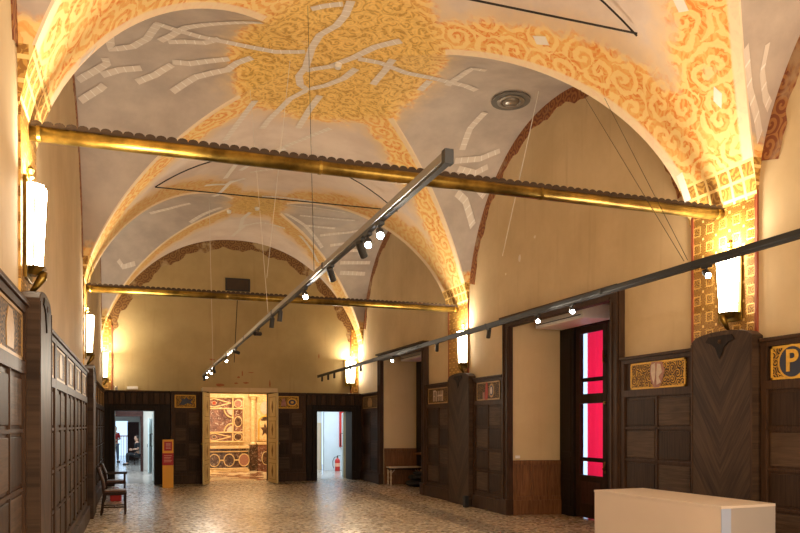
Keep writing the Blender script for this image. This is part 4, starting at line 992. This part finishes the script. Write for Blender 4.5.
# side room at the right
sbox('floor', 'pale floor of the room beyond the right doorway', 'corridor_floor', (5.6, 11.0, YB+.12, 34, -.2, 0.001))
sbox('wall_side_room', 'cream walls of the room beyond the right doorway', 'plaster_white', (5.62, 5.8, Y0, 30.5, 0, 3.4), (9.2, 9.4, Y0, 30.5, 0, 3.4), (5.8, 7.25, 30.0, 30.2, 0, 3.4))
sbox('wall_side_room_blue', 'pale blue wall at the back of the room beyond the right doorway', 'plaster_blue', (7.25, 9.2, 29.6, 29.8, 0, 3.4))
sbox('ceiling', 'ceiling of the room beyond the right doorway', 'plaster_white', (5.6, 9.4, Y0, 30.5, 3.4, 3.6))
t = thing('cupboard_door', 'pale door in the cream wall beyond the right doorway', 'door', (6.95, 29.99, 0)); MB().box(-.24, .22, -.03, 0, 0, 1.88).build('leaf', 'bench_top', t, .005); MB().box(-.29, -.24, -.05, 0, 0, 1.93).box(.22, .27, -.05, 0, 0, 1.93).box(-.24, .22, -.05, 0, 1.88, 1.93).build('frame', 'plaster_reveal', t)
o = MB().box(7.88, 8.06, 29.50, 29.6, .95, 3.3).build('red_banner', 'red_gloss', bevel=.01); tag(o, 'tall narrow red strip on the pale blue wall', 'banner')
t = thing('fire_extinguisher', 'red fire extinguisher standing beyond the right doorway', 'fire extinguisher', (7.64, 28.95, 0), -.5)
MB().lathe([(.10, .0), (.105, .03), (.105, .40), (.09, .46), (.04, .50), (.03, .53)], n=20).build('cylinder', 'red_gloss', t, smooth=True)
MB().lathe([(.107, .18), (.107, .32)], n=20).build('label', 'pale_print' if 'pale_print' in M else 'totem_text', t)
MB().lathe([(.03, .53), (.035, .56), (.02, .60)], n=12).box(-.02, .13, -.015, .015, .60, .62).build('valve', 'black', t)
MB().tube([(-.02, 0, .57), (-.12, 0, .55), (-.19, 0, .40), (-.19, 0, .22), (-.15, 0, .10)], .013).build('hose', 'black', t)
t = thing('open_door', 'grey blue door leaf with pull handle in the right doorway', 'door', (6.86, Y0+.02, 0), math.radians(78))
MB().box(0, .95, -.02, .02, .01, 2.28).build('leaf', 'door_pale', t, .005); MB().tube([(.35, .02, 1.1), (.35, .09, 1.1), (.35, .09, 1.55), (.35, .02, 1.55)], .016).build('handle', 'black', t)
# ------------------------------------------------------------------ people far down the corridor
def skin_body(name, joints, edges, mat, parent=None, sub=2):
    me = bpy.data.meshes.new(name); me.from_pydata([j[:3] for j in joints], edges, [])
    o = bpy.data.objects.new(name, me); COL.objects.link(o); me.materials.append(M[mat])
    m = o.modifiers.new('skin', 'SKIN'); m.use_smooth_shade = True
    for i, j in enumerate(joints):
        r = j[3]; me.skin_vertices[0].data[i].radius = r if isinstance(r, tuple) else (r, r)
    me.skin_vertices[0].data[0].use_root = True
    s = o.modifiers.new('s', 'SUBSURF'); s.levels = s.render_levels = sub
    if parent: o.parent = parent
    return o
def figure(label, loc, rz, shirt, trousers, seated=False):
    t = thing('person', label, 'person', loc, rz)     # faces local -y
    h = .0 if not seated else -.42
    hip = (0, 0, .93+h)
    kn = [(-.10, -.03, .50), (.11, -.05, .50)] if not seated else [(-.11, -.42, .52), (.12, -.42, .50)]
    an = [(-.11, .02, .08), (.13, -.02, .08)] if not seated else [(-.11, -.40, .08), (.12, -.46, .08)]
    J = [(*hip, (.15, .11)), (0, 0, 1.12+h, (.135, .10)), (0, .01, 1.32+h, (.16, .11)), (0, .01, 1.44+h, (.10, .08)), (0, 0, 1.51+h, .05), (0, -.01, 1.58+h, .055),
         (-.17, .01, 1.41+h, .06), (-.23, .02, 1.14+h, .045), (-.07, -.20, 1.10+h, .032), (.17, .01, 1.41+h, .06), (.24, .0, 1.15+h, .045), (.05, -.22, 1.14+h, .032),
         (-.09, 0, .86+h, .09), (*kn[0], .06), (*an[0], .04), (.09, 0, .86+h, .09), (*kn[1], .06), (*an[1], .04), (an[0][0], an[0][1]-.14, .04, .035), (an[1][0], an[1][1]-.14, .04, .035)]
    E = [(0, 1), (1, 2), (2, 3), (3, 4), (4, 5), (3, 6), (6, 7), (7, 8), (3, 9), (9, 10), (10, 11), (0, 12), (12, 13), (13, 14), (0, 15), (15, 16), (16, 17), (14, 18), (17, 19)]
    skin_body('body', J, E, 'skin', t)
    # clothing: slightly larger shells
    T = [(0, 0, .95+h, (.165, .125)), (0, 0, 1.12+h, (.155, .12)), (0, .01, 1.32+h, (.18, .13)), (0, .01, 1.43+h, (.12, .095)), (-.17, .01, 1.41+h, .075), (-.215, .02, 1.20+h, .065), (.17, .01, 1.41+h, .075), (.22, .01, 1.20+h, .065)]
    skin_body('shirt', T, [(0, 1), (1, 2), (2, 3), (3, 4), (4, 5), (3, 6), (6, 7)], shirt, t)
    Q = [(0, 0, .95+h, (.165, .12)), (-.09, 0, .86+h, .11), (*kn[0], .078), (an[0][0], an[0][1], .10, .06), (.09, 0, .86+h, .11), (*kn[1], .078), (an[1][0], an[1][1], .10, .06)]
    skin_body('trousers', Q, [(0, 1), (1, 2), (2, 3), (0, 4), (4, 5), (5, 6)], trousers, t)
    m = MB(); rings = [(.0, -.13), (.045, -.12), (.065, -.08), (.075, -.02), (.082, .04), (.07, .09), (.04, .12), (.0, .13)]
    hd = m.lathe(rings, n=16).build('head', 'skin', t, smooth=True); hd.scale = (1, 1.18, 1); hd.location = (0, -.02, 1.64+h)
    MB().lathe([(.084, .0), (.090, .04), (.078, .10), (.045, .135), (.0, .145)], n=16).build('hair', 'hair', t, smooth=True).location = (0, .005, 1.65+h)
    MB().prism([(-.012, 0), (.012, 0), (0, .04)], -.02, 0, 'y').build('nose', 'skin', t).location = (0, -.105, 1.62+h)
    for s in (-1, 1):
        MB().lathe([(.0, -.008), (.009, 0), (.0, .008)], n=8).build('eye', 'hair', t).location = (s*.03, -.105, 1.66+h)
        # hand: palm and five curled fingers
        hx, hy, hz = (-.055, -.235, 1.10+h) if s < 0 else (.035, -.255, 1.14+h)
        hm = MB().box(hx-.02, hx+.02, hy-.05, hy+.03, hz-.035, hz+.035)
        for k in range(4): hm.tube([(hx, hy-.045, hz-.027+k*.018), (hx, hy-.085, hz-.027+k*.018), (hx-s*.03, hy-.10, hz-.027+k*.018)], .008, 6)
        hm.tube([(hx, hy-.01, hz+.035), (hx-s*.015, hy-.05, hz+.06)], .010, 6); hm.build('hand', 'skin', t)
        MB().box(an[0 if s < 0 else 1][0]-.045, an[0 if s < 0 else 1][0]+.045, an[0 if s < 0 else 1][1]-.20, an[0 if s < 0 else 1][1]+.06, 0, .075).build('shoe', 'black', t, .02)
    return t
figure('person in a red shirt and grey trousers standing at the far end of the corridor', (-.95, 39.2, 0), math.radians(25), 'red_cloth', 'jeans')
figure('person in dark clothes seated low against the corridor wall by the brown door', (.06, 36.6, 0), math.radians(-75), 'cushion', 'cushion', True)
t = thing('low_stool', 'low dark stool under the seated person in the corridor', 'stool', (.10, 36.62, 0)); MB().box(-.17, .17, -.17, .17, .29, .33).build('seat', 'wood_seat', t, .01)
for a in (-.14, .14):
    for b_ in (-.14, .14): MB().box(a-.02, a+.02, b_-.02, b_+.02, 0, .29).build('leg', 'wood_seat', t)
